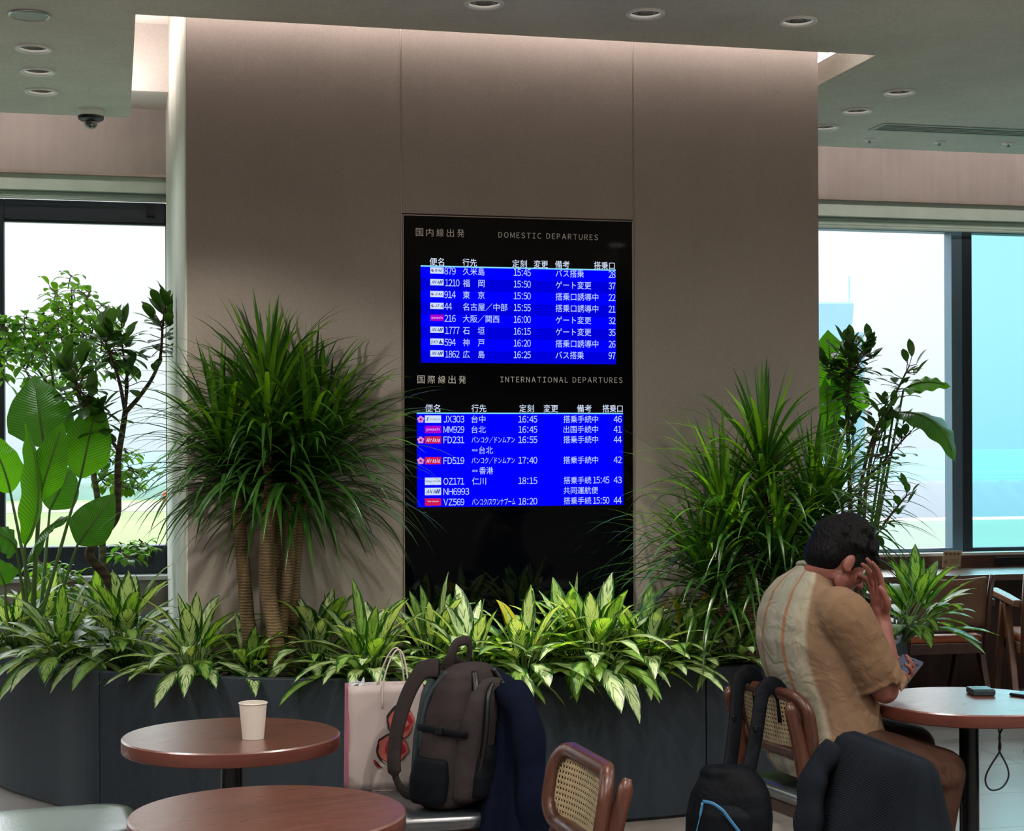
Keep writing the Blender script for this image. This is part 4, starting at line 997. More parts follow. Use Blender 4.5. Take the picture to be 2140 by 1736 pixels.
MB().box(-.036, .036, -.040, .045, 0, .021).build('case', M['pbank'], t, bevel=.006, seg=3)
MB().box(-.006, .006, .0445, .0465, .006, .013).build('port', M['black'], t)
p2 = [(.0, .046, .011), (.0, .066, .013), (.012, .082, .014), (.03, .084, .008)]
MB().tube(spline(p2, 6), .0022, 8).build('plug_lead', M['cable'], t, smooth=True)
p = at_z(2158, 1452, .72)
t = thing('phone', 'dark phone lying at the right edge of the photo on the right table', 'phone', (p.x, p.y, .7205), -THETA - .9)
MB().box(-.036, .036, -.075, .075, 0, .009).build('case', M['black'], t, bevel=.004, seg=3)
MB().box(-.033, .033, -.071, .071, .0091, .0096).build('screen', mat('phone_glass', '#0a0d12', .06, 0, .03, coat=.6), t)
# charging cable looping below the table
cb_ = MB()
pp = [(2083, 1500, 5.02), (2086, 1520, 5.02), (2090, 1540, 5.02), (2088, 1556, 5.02), (2089, 1570, 5.025), (2105, 1602, 5.03), (2107, 1625, 5.03), (2094, 1645, 5.03), (2074, 1651, 5.03), (2062, 1641, 5.03), (2060, 1622, 5.03), (2072, 1597, 5.025), (2088, 1572, 5.02), (2091, 1556, 5.015), (2088, 1541, 5.015), (2093, 1525, 5.02), (2104, 1511, 5.03), (2114, 1503, 5.04)]
qs = [at_d(*a) for a in pp]; qs[0].z = .6795; qs[-1].z = .6795
cb_.tube(spline(qs, 6), .0028, 8); tag(cb_.build('charging_cable', M['cable'], None, smooth=True), 'black charging cable hanging in a loop under the right table', 'cable')

# ------------------------------------------------------------------ paper carrier bag on the seat beside the backpack
M['bagpaper'] = mat('white_bag_paper', '#b7a9a4', .55, 0, .06, 6, bump=.2, bscale=12)
M['bagside'] = mat('pink_bag_side', '#b5647a', .55, 0, .08)
M['f_red'] = mat('print_red', '#8e1520', .6, 0, .08); M['f_salmon'] = mat('print_salmon', '#b35a50', .6, 0, .08); M['f_black'] = mat('print_black', '#22100f', .6, 0, .05)
p = W2(-.395, 5.135, .470)
t = thing('paper_bag', 'white paper carrier bag with red flower print behind the grey backpack', 'bag', p, -THETA + .24)
bw, bd, bh = .118, .052, .318
fr = [(-bw, -bd), (bw, -bd), (bw, bd), (-bw, bd)]
def bag_pt(u, v, z):   # slight bulge and inward fold of the side gussets
    k = z / bh; return Vector((u * (1 - .02 * k), v * (1 - .30 * k), z))
q = MB()
for a, b, mi in ((0, 1, 0), (1, 2, 1), (2, 3, 0), (3, 0, 1)):
    q.cur = mi; (x0, y0), (x1, y1) = fr[a], fr[b]; rows = []
    for i in range(13):
        z = bh * i / 12
        rows.append([bag_pt(x0 + (x1-x0)*j/8, y0 + (y1-y0)*j/8, z) + (Vector((-.014 * sin(pi*j/8) * (i/12) * (1 if x0 > 0 else -1), 0, 0)) if mi else Vector((0, -.003 * sin(j*1.3 + i*.7) * (1 if y0 < 0 else -1), 0))) for j in range(9)])
    q.loft(rows, False, False, closed=False)
q.cur = 0; q.add([bag_pt(x, y, .0) for x, y in fr], [(0, 1, 2, 3)])
o = q.build('bag_body', [M['bagpaper'], M['bagside']], t, smooth=True, angle=35)
sm = o.modifiers.new('s', 'SOLIDIFY'); sm.thickness = .0012
def bag_front(x, z): k = z / bh; return Vector((x * (1 - .02*k), -bd * (1 - .30*k) - .0045, z))
def blob(mb, cx, cz, r, sq, ph, wob, n=36, lift=0):
    mb.add([bag_front(cx + r*(1 + wob*sin(5*a + ph) + wob*.6*sin(9*a + 2*ph)) * cos(a), cz + r*sq*(1 + wob*sin(4*a + ph)) * sin(a)) - Vector((0, lift, 0)) for a in (2*pi*i/n for i in range(n))], [tuple(range(n))])
pr = MB()
for cx, cz, r, sq, ph in ((.045, .205, .040, 1.15, .4), (.018, .125, .046, .92, 1.9)):
    pr.cur = 1; blob(pr, cx - .003, cz + .003, r * 1.06, sq, ph + .3, .05, lift=-.0008)
    pr.cur = 0; blob(pr, cx, cz, r, sq, ph, .06); pr.cur = 2; blob(pr, cx + .006, cz + .002, r * .68, sq, ph + 1, .10, lift=.0006)
    pr.cur = 0; blob(pr, cx + .012, cz - .006, r * .30, sq * .7, ph + 2, .15, lift=.0012)
pr.cur = 1
for a0, a1, cx, cz, r in ((150, 250, .018, .125, .050), (95, 190, .045, .205, .044), (195, 255, -.004, .100, .032)):
    st = [radians(a0 + (a1-a0)*i/10) for i in range(11)]
    vs = [bag_front(cx + (r + s_*.0028*sin(pi*i/10)) * cos(a), cz + (r + s_*.0028*sin(pi*i/10)) * sin(a)) - Vector((0, .0014, 0)) for i, a in enumerate(st) for s_ in (-1, 1)]
    pr.add(vs, [(2*i, 2*i+1, 2*i+3, 2*i+2) for i in range(10)])
pr.cur = 2; st = [(-.040, .095), (-.036, .080), (-.026, .070), (-.012, .072)]
pr.add([bag_front(x + dx, z) - Vector((0, .0014, 0)) for x, z in st for dx in (-.0035, .0035)], [(2*i, 2*i+1, 2*i+3, 2*i+2) for i in range(3)])
pr.build('flower_print', [M['f_salmon'], M['f_black'], M['f_red']], t)
M['cord'] = mat('white_paper_cord', '#c9c0b6', .7, 0, .05)
for y, hx in ((-.036, .058), (.036, .050)):
    pts = [(-.040, y, bh - .07)] + [(-.040 + .08 * i / 12 + .012 * sin(pi*i/12), y * (1 - .4*sin(pi*i/12)), bh - .01 + .115 * sin(pi * i / 12) ** .7) for i in range(13)] + [(.040, y, bh - .07)]
    MB().tube(spline([Vector(a) + Vector((.028, -.006 if y < 0 else 0, 0)) for a in pts], 3), .0026, 8).build('handle', M['cord'], t, smooth=True)
# white plastic bag knotted at the mouth of the carrier
kb = MB()
for i in range(5):
    a = i * 1.3; kb.tube(spline([(-.085 + .012*cos(a), -.01, bh - .07), (-.088 + .02*cos(a), -.012 + .01*sin(a), bh - .005), (-.075 + .018*cos(a+1), -.014, bh + .022 - .006*i), (-.062 + .02*cos(a+2), -.008, bh - .002), (-.058, -.006, bh - .06)], 6), [.004 + .003*sin(k*.35) for k in range(25)], 8)
kb.build('plastic_knot', mat('white_plastic', '#c8cdd0', .3, 0, .05), t, smooth=True)

# ------------------------------------------------------------------ grey backpack leaning on the chair back
def fabric(name, col, col2=None, rough=.85, weave=350, bump=.25, mottle=.25, sheen=0.0):
    m, nt, b, o = new_mat(name); L = nt.links.new; col = lin(col); col2 = lin(col2) if col2 else tuple(c * (1 + mottle) for c in col)
    tc = N(nt, 'ShaderNodeTexCoord'); n = N(nt, 'ShaderNodeTexNoise', _Scale=7.0, _Detail=4.0); L(tc.outputs['Object'], n.inputs['Vector'])
    r = ramp(nt, [(.3, col), (.7, col2)]); L(n.outputs[0], r.inputs[0]); L(r.outputs[0], b.inputs['Base Color'])
    b.inputs['Roughness'].default_value = rough; b.inputs['Sheen Weight'].default_value = sheen; b.inputs['Specular IOR Level'].default_value = .1
    w_ = N(nt, 'ShaderNodeTexNoise', _Scale=float(weave), _Detail=1.0); L(tc.outputs['Object'], w_.inputs['Vector'])
    big = N(nt, 'ShaderNodeTexNoise', _Scale=9.0, _Detail=3.0, _Distortion=.8); L(tc.outputs['Object'], big.inputs['Vector'])
    bp = N(nt, 'ShaderNodeBump', _Strength=bump, _Distance=.002); L(w_.outputs[0], bp.inputs['Height'])
    bp2 = N(nt, 'ShaderNodeBump', _Strength=.5, _Distance=.02); L(big.outputs[0], bp2.inputs['Height']); L(bp.outputs[0], bp2.inputs['Normal']); L(bp2.outputs[0], b.inputs['Normal'])
    return m
M['pack'] = fabric('grey_canvas', '#2f2a2a', '#3d3736'); M['pack_d'] = fabric('black_nylon', '#0b0e12', '#11151a', .6); M['zip'] = mat('black_zip', '#07090c', .35, 0, .1, 200)
M['packteal'] = fabric('grey_green_padding', '#313b3e', '#3f4b4c')
def superring(c, ax, ay, w, d, e=3.2, n=28):
    o = []
    for k in range(n):
        a = 2*pi*k/n; ca, sa = cos(a), sin(a)
        o.append(c + ax * (w * math.copysign(abs(ca) ** (2/e), ca)) + ay * (d * math.copysign(abs(sa) ** (2/e), sa)))
    return o
p = W2(-.165, 4.90, .470)
# local frame: +X towards the bag's front (right, slightly to the camera), Y across, Z up; leaning onto the chair back
t = thing('backpack', 'dark grey backpack leaning on the chair back beside the table with the cup', 'backpack', p, -THETA - .62)
def pk(f, a, z, lean=.13): return Vector((f + lean * z, a, z))
body = MB(); rings = []
for z, w_, d_ in ((.0, .11, .06), (.012, .128, .075), (.08, .138, .082), (.18, .140, .084), (.28, .134, .080), (.35, .118, .070), (.39, .094, .055), (.41, .06, .034), (.415, .02, .01)):
    rings.append(superring(pk(-.005 + .0*z, 0, z), Vector((0, 1, 0)), Vector((1, 0, 0)), w_, d_))
body.loft(rings)
link_mesh('main_body', remeshed(body, .007, 4), M['pack'], t)
fp = MB(); rings = []
for z, w_, d_ in ((.02, .085, .02), (.035, .108, .045), (.10, .116, .055), (.18, .114, .052), (.26, .104, .045), (.32, .088, .036), (.36, .064, .022), (.375, .03, .01)):
    rings.append(superring(pk(.075, 0, z), Vector((0, 1, 0)), Vector((1, 0, 0)), w_, d_, 2.8))
fp.loft(rings); link_mesh('front_pocket', remeshed(fp, .006, 5), M['pack'], t)
lp = MB(); rings = []
for z, w_, d_ in ((.03, .06, .01), (.045, .085, .03), (.10, .092, .036), (.16, .086, .03), (.19, .06, .014)):
    rings.append(superring(pk(.120, 0, z), Vector((0, 1, 0)), Vector((1, 0, 0)), w_, d_, 2.8))
lp.loft(rings); link_mesh('lower_pocket', remeshed(lp, .006, 5), M['pack_d'], t)
bp_ = MB(); rings = []
for z, w_, d_ in ((.02, .09, .01), (.04, .112, .02), (.2, .118, .024), (.33, .10, .022), (.385, .07, .012)):
    rings.append(superring(pk(-.088, 0, z), Vector((0, 1, 0)), Vector((1, 0, 0)), w_, d_, 3))
bp_.loft(rings); link_mesh('back_padding', remeshed(bp_, .006, 5), M['packteal'], t)
for sy in (-.055, .055):
    zz = MB(); zz.tube(spline([pk(.05, sy*1.75, .10), pk(.085, sy*1.55, .22), pk(.075, sy*1.2, .335), pk(.045, sy*.8, .395)], 8), .012, 8, flat=(1, .75)); zz.build('zip', M['zip'], t, smooth=True)
    zz = MB(); zz.tube(spline([pk(.128, sy*1.5, .10), pk(.131, sy*1.35, .22), pk(.112, sy*1.0, .33), pk(.098, sy*.4, .362)], 8), .0085, 8, flat=(1, .8)); zz.build('zip', M['zip'], t, smooth=True)
    zz = MB(); zz.box(-.003, .003, -.002, .002, -.03, 0); o = zz.build('zip_puller', M['black'], t, bevel=.001); o.location = pk(.137, sy*1.38, .20)
for sy in (-1, 1):
    q = MB(); rings = []
    for z, w_, d_ in ((.015, .05, .012), (.03, .066, .022), (.09, .068, .026), (.145, .060, .018), (.155, .056, .010)):
        rings.append(superring(pk(-.012, sy*.130, z), Vector((1, 0, 0)), Vector((0, 1, 0)), w_, d_, 2.6))
    q.loft(rings); link_mesh('side_pocket', remeshed(q, .006, 3), M['pack_d'], t)
    q = MB(); q.tube(spline([pk(-.075, sy*.128, .235), pk(-.02, sy*.147, .238), pk(.04, sy*.140, .232), pk(.095, sy*.112, .225)], 6), .010, 8, flat=(1, .3), up=(0, 0, 1)); q.build('compression_strap', M['pack_d'], t, smooth=True)
    q = MB(); q.box(-.012, .012, -.004, .004, -.011, .011); o = q.build('buckle', M['black'], t, bevel=.003); o.location = pk(.02, sy*.150, .237)
    q = MB(); q.tube(spline([pk(-.06, sy*.124, .17), pk(-.058, sy*.128, .27), pk(-.045, sy*.118, .34), pk(-.02, sy*.085, .395)], 6), .006, 8); q.build('seam_piping', M['packteal'], t, smooth=True)
q = MB(); q.obox(pk(.128, 0, .245), (.0015, 0, 0), (0, .020, 0), (.13*.02, 0, .020)); q.build('lash_tab', M['pack_d'], t, bevel=.001)
hd_ = MB(); hd_.tube(spline([pk(-.05, -.038, .395), pk(-.045, -.042, .43), pk(-.04, -.028, .468), pk(-.035, .0, .476), pk(-.035, .028, .468), pk(-.04, .042, .43), pk(-.045, .038, .395)], 8), .0125, 10, flat=(.5, 1.2), up=(0, 0, 1)); hd_.build('carry_handle', M['pack'], t, smooth=True)
for sy in (-1, 1):
    st = MB(); pts = spline([pk(-.075, sy*.055, .40), pk(-.125, sy*.072, .385), pk(-.160, sy*.088, .30), pk(-.175, sy*.098, .19), pk(-.165, sy*.10, .09), pk(-.125, sy*.10, .035), pk(-.09, sy*.10, .03)], 8)
    nn = len(pts) - 1
    st.tube(pts, [.031 if i < nn*.68 else .016 for i in range(nn + 1)], 12, flat=(.30, 1.0), up=(1, 0, .4)); st.build('shoulder_strap', M['pack'], t, smooth=True)

# ------------------------------------------------------------------ jackets draped over chair backs
def drape(root, a, b, ztop, H, r0, flare, nf, seed, m, name, amp=.014, hem=.02, squash=(1, 1)):
    """cloth hung over a ridge a-b: falls on both sides and round both ends, with folds that deepen towards the hem"""
    a, b = Vector(a), Vector(b); ax = (b - a); ln = ax.length; ax.normalize(); nx = Vector((0, 0, 1)).cross(ax); org = Vector(root.location)
    rr = random.Random(seed); ph = [rr.uniform(0, 6.28) for _ in range(6)]; n, mrows = 120, 26; rings = []
    for j in range(mrows + 1):
        t_ = j / mrows; ring = []
        th = min(1, t_ / .16); rad = r0 * sin(th * pi / 2) + flare * max(0, t_ - .1) ** 1.15; zz = ztop - r0 * .9 * (1 - cos(th * pi / 2)) - H * max(0, t_ - .1) / .9
        for k in range(n):
            an = 2 * pi * k / n; c, s = cos(an), sin(an)
            w_ = 1 + 0
            fold = amp * (t_ ** 1.2) * (sin(nf * an + ph[0] + .8 * sin(2*an + ph[1])) + .55 * sin((nf*1.7) // 1 * an + ph[2] + t_ * 2) + .3 * sin(3*an + ph[3] + 3*t_))
            r_ = rad + fold
            cc = ax * (c * r_ * squash[0] + (ln/2) * max(-1, min(1, c * 1.6)) * (1 if abs(c) > 0 else 0)) + nx * (s * r_ * squash[1])
            sag = .022 * abs(c) ** 6 * min(1, t_ * 6)
            p_ = (a + b) / 2 + cc; p_.z = zz - sag - hem * t_ * sin(2*an + ph[4]) + .006 * sin(5*an + ph[5]) * t_
            ring.append(p_ - org)
        rings.append(ring)
    q = MB(); q.loft(rings, True, False); o = q.build(name, m, root, smooth=True)
    s_ = o.modifiers.new('s', 'SOLIDIFY'); s_.thickness = .004; s_.offset = 1
    return o
M['navy'] = fabric('navy_cloth', '#070d1c', '#0a1226', .9, 300, .2); M['navy_in'] = fabric('navy_lining', '#0a1122', '#0e1830', .6)
a, b = W2(-.075, 5.20), W2(-.005, 4.84)
t = thing('jacket', 'dark navy jacket hung over the chair back behind the grey backpack', 'jacket', ((a+b)/2).to_tuple()[:2] + (.80,))
drape(t, a, b, .835, .50, .050, .11, 7, 3, M['navy'], 'jacket_body', amp=.013)
org = Vector(t.location)
sl = MB(); pts = spline([W2(-.01, 4.83, .815), W2(.035, 4.77, .735), W2(.052, 4.74, .60), W2(.055, 4.75, .44), W2(.045, 4.76, .32)], 8); sl.tube([p_ - org for p_ in pts], lambda u: .048 - .008*u + .004*sin(u*22), 16, flat=(.8, 1.1)); sl.build('sleeve', M['navy'], t, smooth=True)
def corduroy():
    m, nt, b, o = new_mat('grey_corduroy'); L = nt.links.new; b.inputs['Roughness'].default_value = .9; b.inputs['Specular IOR Level'].default_value = .1; b.inputs['Sheen Weight'].default_value = .0
    tc = N(nt, 'ShaderNodeTexCoord'); n = N(nt, 'ShaderNodeTexNoise', _Scale=6.0, _Detail=3.0); L(tc.outputs['Object'], n.inputs['Vector'])
    mp = N(nt, 'ShaderNodeMapping'); mp.inputs['Rotation'].default_value = (0, radians(35), 0); L(tc.outputs['Object'], mp.inputs[0])
    wv = N(nt, 'ShaderNodeTexWave', bands_direction='X', _Scale=75.0, _Distortion=.8); L(mp.outputs[0], wv.inputs['Vector'])
    r = ramp(nt, [(.3, lin('#12171d')), (.7, lin('#1a2027'))]); L(n.outputs[0], r.inputs[0])
    r2 = ramp(nt, [(0, (.8,)*3), (1, (1.12,)*3)]); L(wv.outputs['Fac'], r2.inputs[0])
    x = N(nt, 'ShaderNodeMix', data_type='RGBA', blend_type='MULTIPLY', _0=1.0); L(r.outputs[0], x.inputs[6]); L(r2.outputs[0], x.inputs[7]); L(x.outputs[2], b.inputs['Base Color'])
    bp = N(nt, 'ShaderNodeBump', _Strength=.35, _Distance=.002); L(wv.outputs['Fac'], bp.inputs['Height']); L(bp.outputs[0], b.inputs['Normal'])
    return m
M['cord_j'] = corduroy()
a, b = W2(.835, 4.13), W2(.915, 3.80)
t = thing('jacket', 'grey corduroy jacket covering the chair back at the lower right', 'jacket', ((a+b)/2).to_tuple()[:2] + (.79,))
drape(t, a, b, .805, .52, .055, .17, 8, 9, M['cord_j'], 'jacket_body', amp=.016, hem=.03)
org = Vector(t.location)
sl = MB(); pts = spline([W2(.80, 4.14, .765), W2(.745, 4.13, .70), W2(.725, 4.10, .62), W2(.715, 4.08, .54)], 8); sl.tube([p_ - org for p_ in pts], lambda u: .050 + .004*sin(u*18), 18, cap=False, flat=(.55, 1.1)); o = sl.build('sleeve', M['cord_j'], t, smooth=True)
o.modifiers.new('s', 'SOLIDIFY').thickness = .004

# ------------------------------------------------------------------ black bag hanging from the person's chair
p = at_d(1524, 1705, 5.00)
t = thing('backpack', 'small black backpack with a pale blue zip hanging from a chair', 'backpack', p)
org = Vector(p); right = _r0; fwd = _f; up = Vector((0, 0, 1))
ang = radians(-18); ax = (right * cos(ang) + fwd * sin(ang)); ay = up.cross(ax)
def L3(x, y, z): return ax * x + ay * y + up * z
bb = MB(); rings = []
for z, w_, d_ in ((-.17, .05, .03), (-.155, .10, .062), (-.08, .128, .078), (.0, .130, .078), (.07, .118, .07), (.115, .095, .055), (.145, .06, .035), (.155, .03, .015)):
    rings.append(superring(L3(.0 + .05 * (z), 0, z), ax, ay, w_, d_, 2.7))
bb.loft(rings)
for i in range(9):
    a_ = i * .7; bb.sphere(L3(.05*cos(a_) - .01, .03*sin(a_), .13), .028, 10, 6, (1.2, .8, .8))
link_mesh('main_body', remeshed(bb, .007, 5), M['pack_d'], t)
pf = MB(); rings = []
for z, w_, d_ in ((-.15, .05, .01), (-.13, .09, .03), (-.06, .10, .04), (.02, .085, .034), (.05, .05, .012)):
    rings.append(superring(L3(-.005, -.06, z), ax, ay, w_, d_, 2.6))
pf.loft(rings); link_mesh('front_pocket', remeshed(pf, .006, 5), M['pack_d'], t)
M['bluezip'] = mat('pale_blue_zip', '#3f7fae', .35, 0, .1, 80)
zz = MB(); pts = spline([L3(-.063, -.087, .058), L3(-.03, -.097, .055), L3(.0, -.103, .038), L3(.012, -.104, .024), L3(.035, -.102, -.005), L3(.062, -.096, -.040)], 6); zz.tube(pts, .0052, 8, flat=(1, .35), up=(0, 0, 1)); zz.build('zip', M['bluezip'], t, smooth=True)
zz = MB(); zz.tube(spline([L3(-.062, -.092, .055), L3(-.068, -.094, .02), L3(-.075, -.094, -.01), L3(-.082, -.092, -.035)], 5), [.0042]*6 + [.0018]*10, 8, flat=(1, .5)); zz.build('zip_cord', M['bluezip'], t, smooth=True)
# two padded straps over the chair's top rail
for (x0, y0, d0), (x1, y1, d1), lab in (((1557, 1416, 5.24), (1520, 1640, 5.03), 0), ((1607, 1440, 5.10), (1556, 1652, 4.99), 1)):
    T = at_d(x0, y0, d0); E = at_d(x1, y1, d1); fdir = (_r0 * .93 + _f * .37)
    pts = spline([T + fdir * .055 - Vector((0, 0, .10)), T + fdir * .045 + Vector((0, 0, -.02)), T + fdir * .012 + Vector((0, 0, .012)), T - fdir * .020 + Vector((0, 0, -.005)), T * .8 + E * .2 - fdir * .016, T * .5 + E * .5 - fdir * .006, E], 8)
    s_ = MB(); s_.tube([q_ - org for q_ in pts], [.023 + .006 * min(1, max(0, (30 - i) / 20)) for i in range(len(pts))], 12, flat=(.28, 1.0), up=(_r0 * .57 - _f * .82)); o = s_.build('shoulder_strap', M['pack_d'], t, smooth=True)
    bk = MB(); c_ = T * .62 + E * .38 - fdir * .022 - org; bk.box(-.016, .016, -.005, .005, -.008, .008); ob = bk.build('strap_buckle', M['black'], o, bevel=.002); ob.location = c_; ob.rotation_euler = (0, 0, facing(.93, .37))
# black bag on the seat beyond the frame edge
p = W2(1.70, 5.13, .470)
t = thing('shoulder_bag', 'black rounded bag cut off by the right edge of the photo, below the table', 'bag', p, -THETA)
bb = MB(); rings = []
for z, w_, d_ in ((.0, .09, .06), (.012, .135, .085), (.05, .172, .10), (.10, .185, .10), (.14, .165, .088), (.165, .12, .06), (.175, .05, .03)):
    rings.append(superring(Vector((.05, 0, z)), Vector((1, 0, 0)), Vector((0, 1, 0)), w_, d_, 2.3))
bb.loft(rings); link_mesh('bag_body', remeshed(bb, .008, 4), M['pack_d'], t)
MB().tube(spline([(.10, -.05, .16), (.11, -.06, .22), (.16, -.06, .25), (.21, -.05, .2), (.2, -.04, .13)], 6), .009, 8, flat=(.5, 1)).build('strap', M['pack_d'], t, smooth=True)

# ------------------------------------------------------------------ window counter, its chairs, sign card and power socket
ct = thing('window_counter', 'long dark wood counter fixed under the right window', 'counter', (4.25, 9.05, 0))
Xr = 5.0
MB().box(0, Xr, 0, .56, .712, .750).build('counter_top', wood('counter_wood', '#3d231b', '#5b382b', .22, 2.5, (1, 9, 9), .8, coat=.7), ct, bevel=.004)
MB().box(0, Xr, .548, .566, .750, .826).build('backboard', M['walnut'], ct)
MB().box(0, Xr, .40, .43, 0, .712).build('front_panel', wood('counter_panel', '#2c1914', '#412620', .5, 2, (8, 8, 1)), ct)
MB().box(.0, .04, .02, .40, 0, .712).build('end_panel', M['walnut'], ct)
pq = at_Y(2112, 1171, 9.59)
so_ = thing('power_socket', 'dark power socket in the counter backboard at the right edge', 'socket', (pq.x, 9.594, .788))
MB().box(-.11, .11, -.006, 0, -.024, .024).build('plate', M['black'], so_, bevel=.003)
MB().box(.02, .045, -.0075, -.0055, -.008, .006).build('socket_slot', M['zip'], so_)
pq = at_Y(1991, 1168, 9.50)
cd_ = thing('sign_card', 'small cream notice card standing on the window counter', 'sign', (pq.x, 9.50, .750), -.1)
M['card'] = mat('cream_card', '#b6a58a', .7, 0, .04); M['ink'] = mat('brown_ink', '#4a382c', .7, 0, .05)
q = MB(); q.obox((0, .012, .062), (.060, 0, 0), (0, .001, .0003), (0, -.013, .052)); q.build('card_face', M['card'], cd_)
q = MB(); q.box(-.03, .03, -.012, .03, 0, .012); q.build('card_foot', M['card'], cd_, bevel=.002)
ink = MB()
def cpt(x, z, l=.0016): k = (z - .062) / .052; return Vector((x, .012 - .013 * k - l, z))
def crect(x0, x1, z0, z1): ink.add([cpt(x0, z0), cpt(x1, z0), cpt(x1, z1), cpt(x0, z1)], [(0, 1, 2, 3)])
for i in range(4):      # four little cup and food pictograms with a caption line each
    x = -.040 + .026 * i; ink.add([cpt(x + .008*cos(a)*(1 + .3*sin(3*a + i)), .096 + .006*sin(a)) for a in (2*pi*j/12 for j in range(12))], [tuple(range(12))])
    crect(x - .009, x + .009, .0815, .0835)
for k in range(4): crect(-.018, .050 - .012 * (k % 2), .060 - .008*k, .0618 - .008*k)
crect(-.050, -.028, .030, .0325); crect(-.050, -.028, .056, .0585); crect(-.050, -.0475, .030, .0585); crect(-.0305, -.028, .030, .0585); crect(-.043, -.035, .036, .050)
ink.build('printed_lettering', M['ink'], cd_)

M['teak'] = wood('teak_chair', '#4e3324', '#7a5236', .35, 3, (6, 6, 1.5)); M['teak_d'] = wood('dark_teak', '#35211a', '#4d3023', .4, 3, (6, 6, 1.5))
M['tan'] = mat('tan_leather', '#a85a3c', .32, 0, .1, 8, bump=.1, bscale=90); M['brownback'] = fabric('brown_back_fabric', '#6b5242', '#755b4a', .8)
def arm_chair(label, x, y, rz, wd):
    """low wooden armchair with inverted V legs; local +Y is the way it faces"""
    t = thing('wooden_armchair', label, 'chair', (x, y, 0), rz, 'wooden armchairs at the window counter')
    h = .26
    s = MB(); ring = sheet_ring(.48, .46, .03, 4)
    s.loft([[Vector((u*k, v*k + .01, z)) for u, v in ring] for k, z in ((.98, .425), (1, .43), (1, .452), (.985, .462), (.9, .470), (.5, .474))]); s.build('seat_cushion', M['tan'], t, smooth=True)
    f = MB(); f.box(-.25, .25, -.245, -.205, .365, .425); f.box(-.25, .25, .205, .245, .365, .425); f.box(-.25, -.215, -.205, .205, .365, .425); f.box(.215, .25, -.205, .205, .365, .425); f.build('seat_frame', wd, t, bevel=.004)
    for sx in (-1, 1):
        for nm, p0, p1 in (('rear_leg', (sx*.272, -.03, .63), (sx*.272, -.25, 0)), ('front_leg', (sx*.272, .03, .63), (sx*.272, .25, 0))):
            p0, p1 = Vector(p0), Vector(p1); d = (p1 - p0); l = d.length; d.normalize(); side = Vector((1, 0, 0)); n_ = d.cross(side)
            q = MB(); r = [[p0 + side*a*.018 + n_*b*.024 for a, b in ((-1, -1), (1, -1), (1, 1), (-1, 1))], [p1 + side*a*.018 + n_*b*.020 for a, b in ((-1, -1), (1, -1), (1, 1), (-1, 1))]]
            q.loft(r); q.build(nm, wd, t, bevel=.004)
        q = MB(); q.loft([[Vector((sx*.272 + a*wv, yy, zz + b*.020)) for a, b in ((-1, -1), (1, -1), (1, 1), (-1, 1))] for yy, zz, wv in ((-.26, .645, .022), (.0, .660, .028), (.27, .672, .030))]); q.build('armrest', wd, t, bevel=.008, seg=3)
        q = MB(); q.tube([(sx*.235, -.235, .36), (sx*.240, -.265, .6), (sx*.243, -.31, .805)], [.019, .018, .014], 8, flat=(1, 1.2)); q.build('back_post', wd, t, smooth=True)
    b = MB(); rows = []
    for i in range(9):
        z = .52 + .27 * i / 8; rows.append([Vector((-.222 + .444 * j / 12, -.255 - (z - .45) * .14 - .028 * (1 - (j/6 - 1) ** 2), z - .012 * (1 - (j/6-1)**2) * (i/8))) for j in range(13)])
    b.loft(rows, False, False, closed=False); o = b.build('backrest', M['brownback'], t, smooth=True); o.modifiers.new('s', 'SOLIDIFY').thickness = .03
    q = MB(); q.tube([(-.235, -.262, .50), (0, -.29, .50), (.235, -.262, .50)], .016, 8); q.build('back_rail', wd, t, smooth=True)
    return t
arm_chair('dark wooden armchair with a brown back and tan seat facing the window counter', 4.47, 8.68, 0, M['teak_d'])
arm_chair('lighter wooden armchair at the right edge of the photo with a bright armrest', 5.17, 8.50, radians(-15), M['teak'])
# ------------------------------------------------------------------ the seated person
FD = (_r0 * .93 + _f * .37).normalized(); RD = (_r0 * .37 - _f * .93).normalized(); UP = Vector((0, 0, 1))    # facing, the person's right (to the camera), up
man_c = W2(.93, 5.22)
man = thing('person', 'seated person with short black hair in a tan shirt, one hand at the face', 'person', man_c)
MO = Vector(man_c)
def Q(lat, dep, z): return W2(lat, dep, z) - MO
def cap(mb, pts, rad, n=14, flat=None, up=None):
    """rounded limb through points with a radius at each"""
    pts = [Vector(p) for p in pts]; m = len(pts)
    sp = spline(pts, 6); rr = []
    for i in range(len(sp)):
        u = i / 6; k = min(m - 2, int(u)); f_ = u - k; rr.append(rad[k] * (1 - f_) + rad[k+1] * f_)
    mb.tube(sp, rr, n, flat=flat, up=up)
    if not flat:
        mb.sphere(pts[0], rad[0] * .99, n, 8); mb.sphere(pts[-1], rad[-1] * .99, n, 8)
def skin_mat():
    m, nt, b, o = new_mat('skin'); L = nt.links.new
    tc = N(nt, 'ShaderNodeTexCoord'); n = N(nt, 'ShaderNodeTexNoise', _Scale=14.0, _Detail=4.0); L(tc.outputs['Object'], n.inputs['Vector'])
    r = ramp(nt, [(.3, lin('#7a4a3e')), (.7, lin('#90594d'))]); L(n.outputs[0], r.inputs[0]); L(r.outputs[0], b.inputs['Base Color'])
    b.inputs['Roughness'].default_value = .5; b.inputs['Subsurface Weight'].default_value = .08; b.inputs['Subsurface Radius'].default_value = (.01, .004, .002)
    n2 = N(nt, 'ShaderNodeTexNoise', _Scale=180.0, _Detail=2.0); L(tc.outputs['Object'], n2.inputs['Vector']); bp = N(nt, 'ShaderNodeBump', _Strength=.12, _Distance=.001); L(n2.outputs[0], bp.inputs['Height']); L(bp.outputs[0], b.inputs['Normal'])
    return m
M['skin'] = skin_mat()
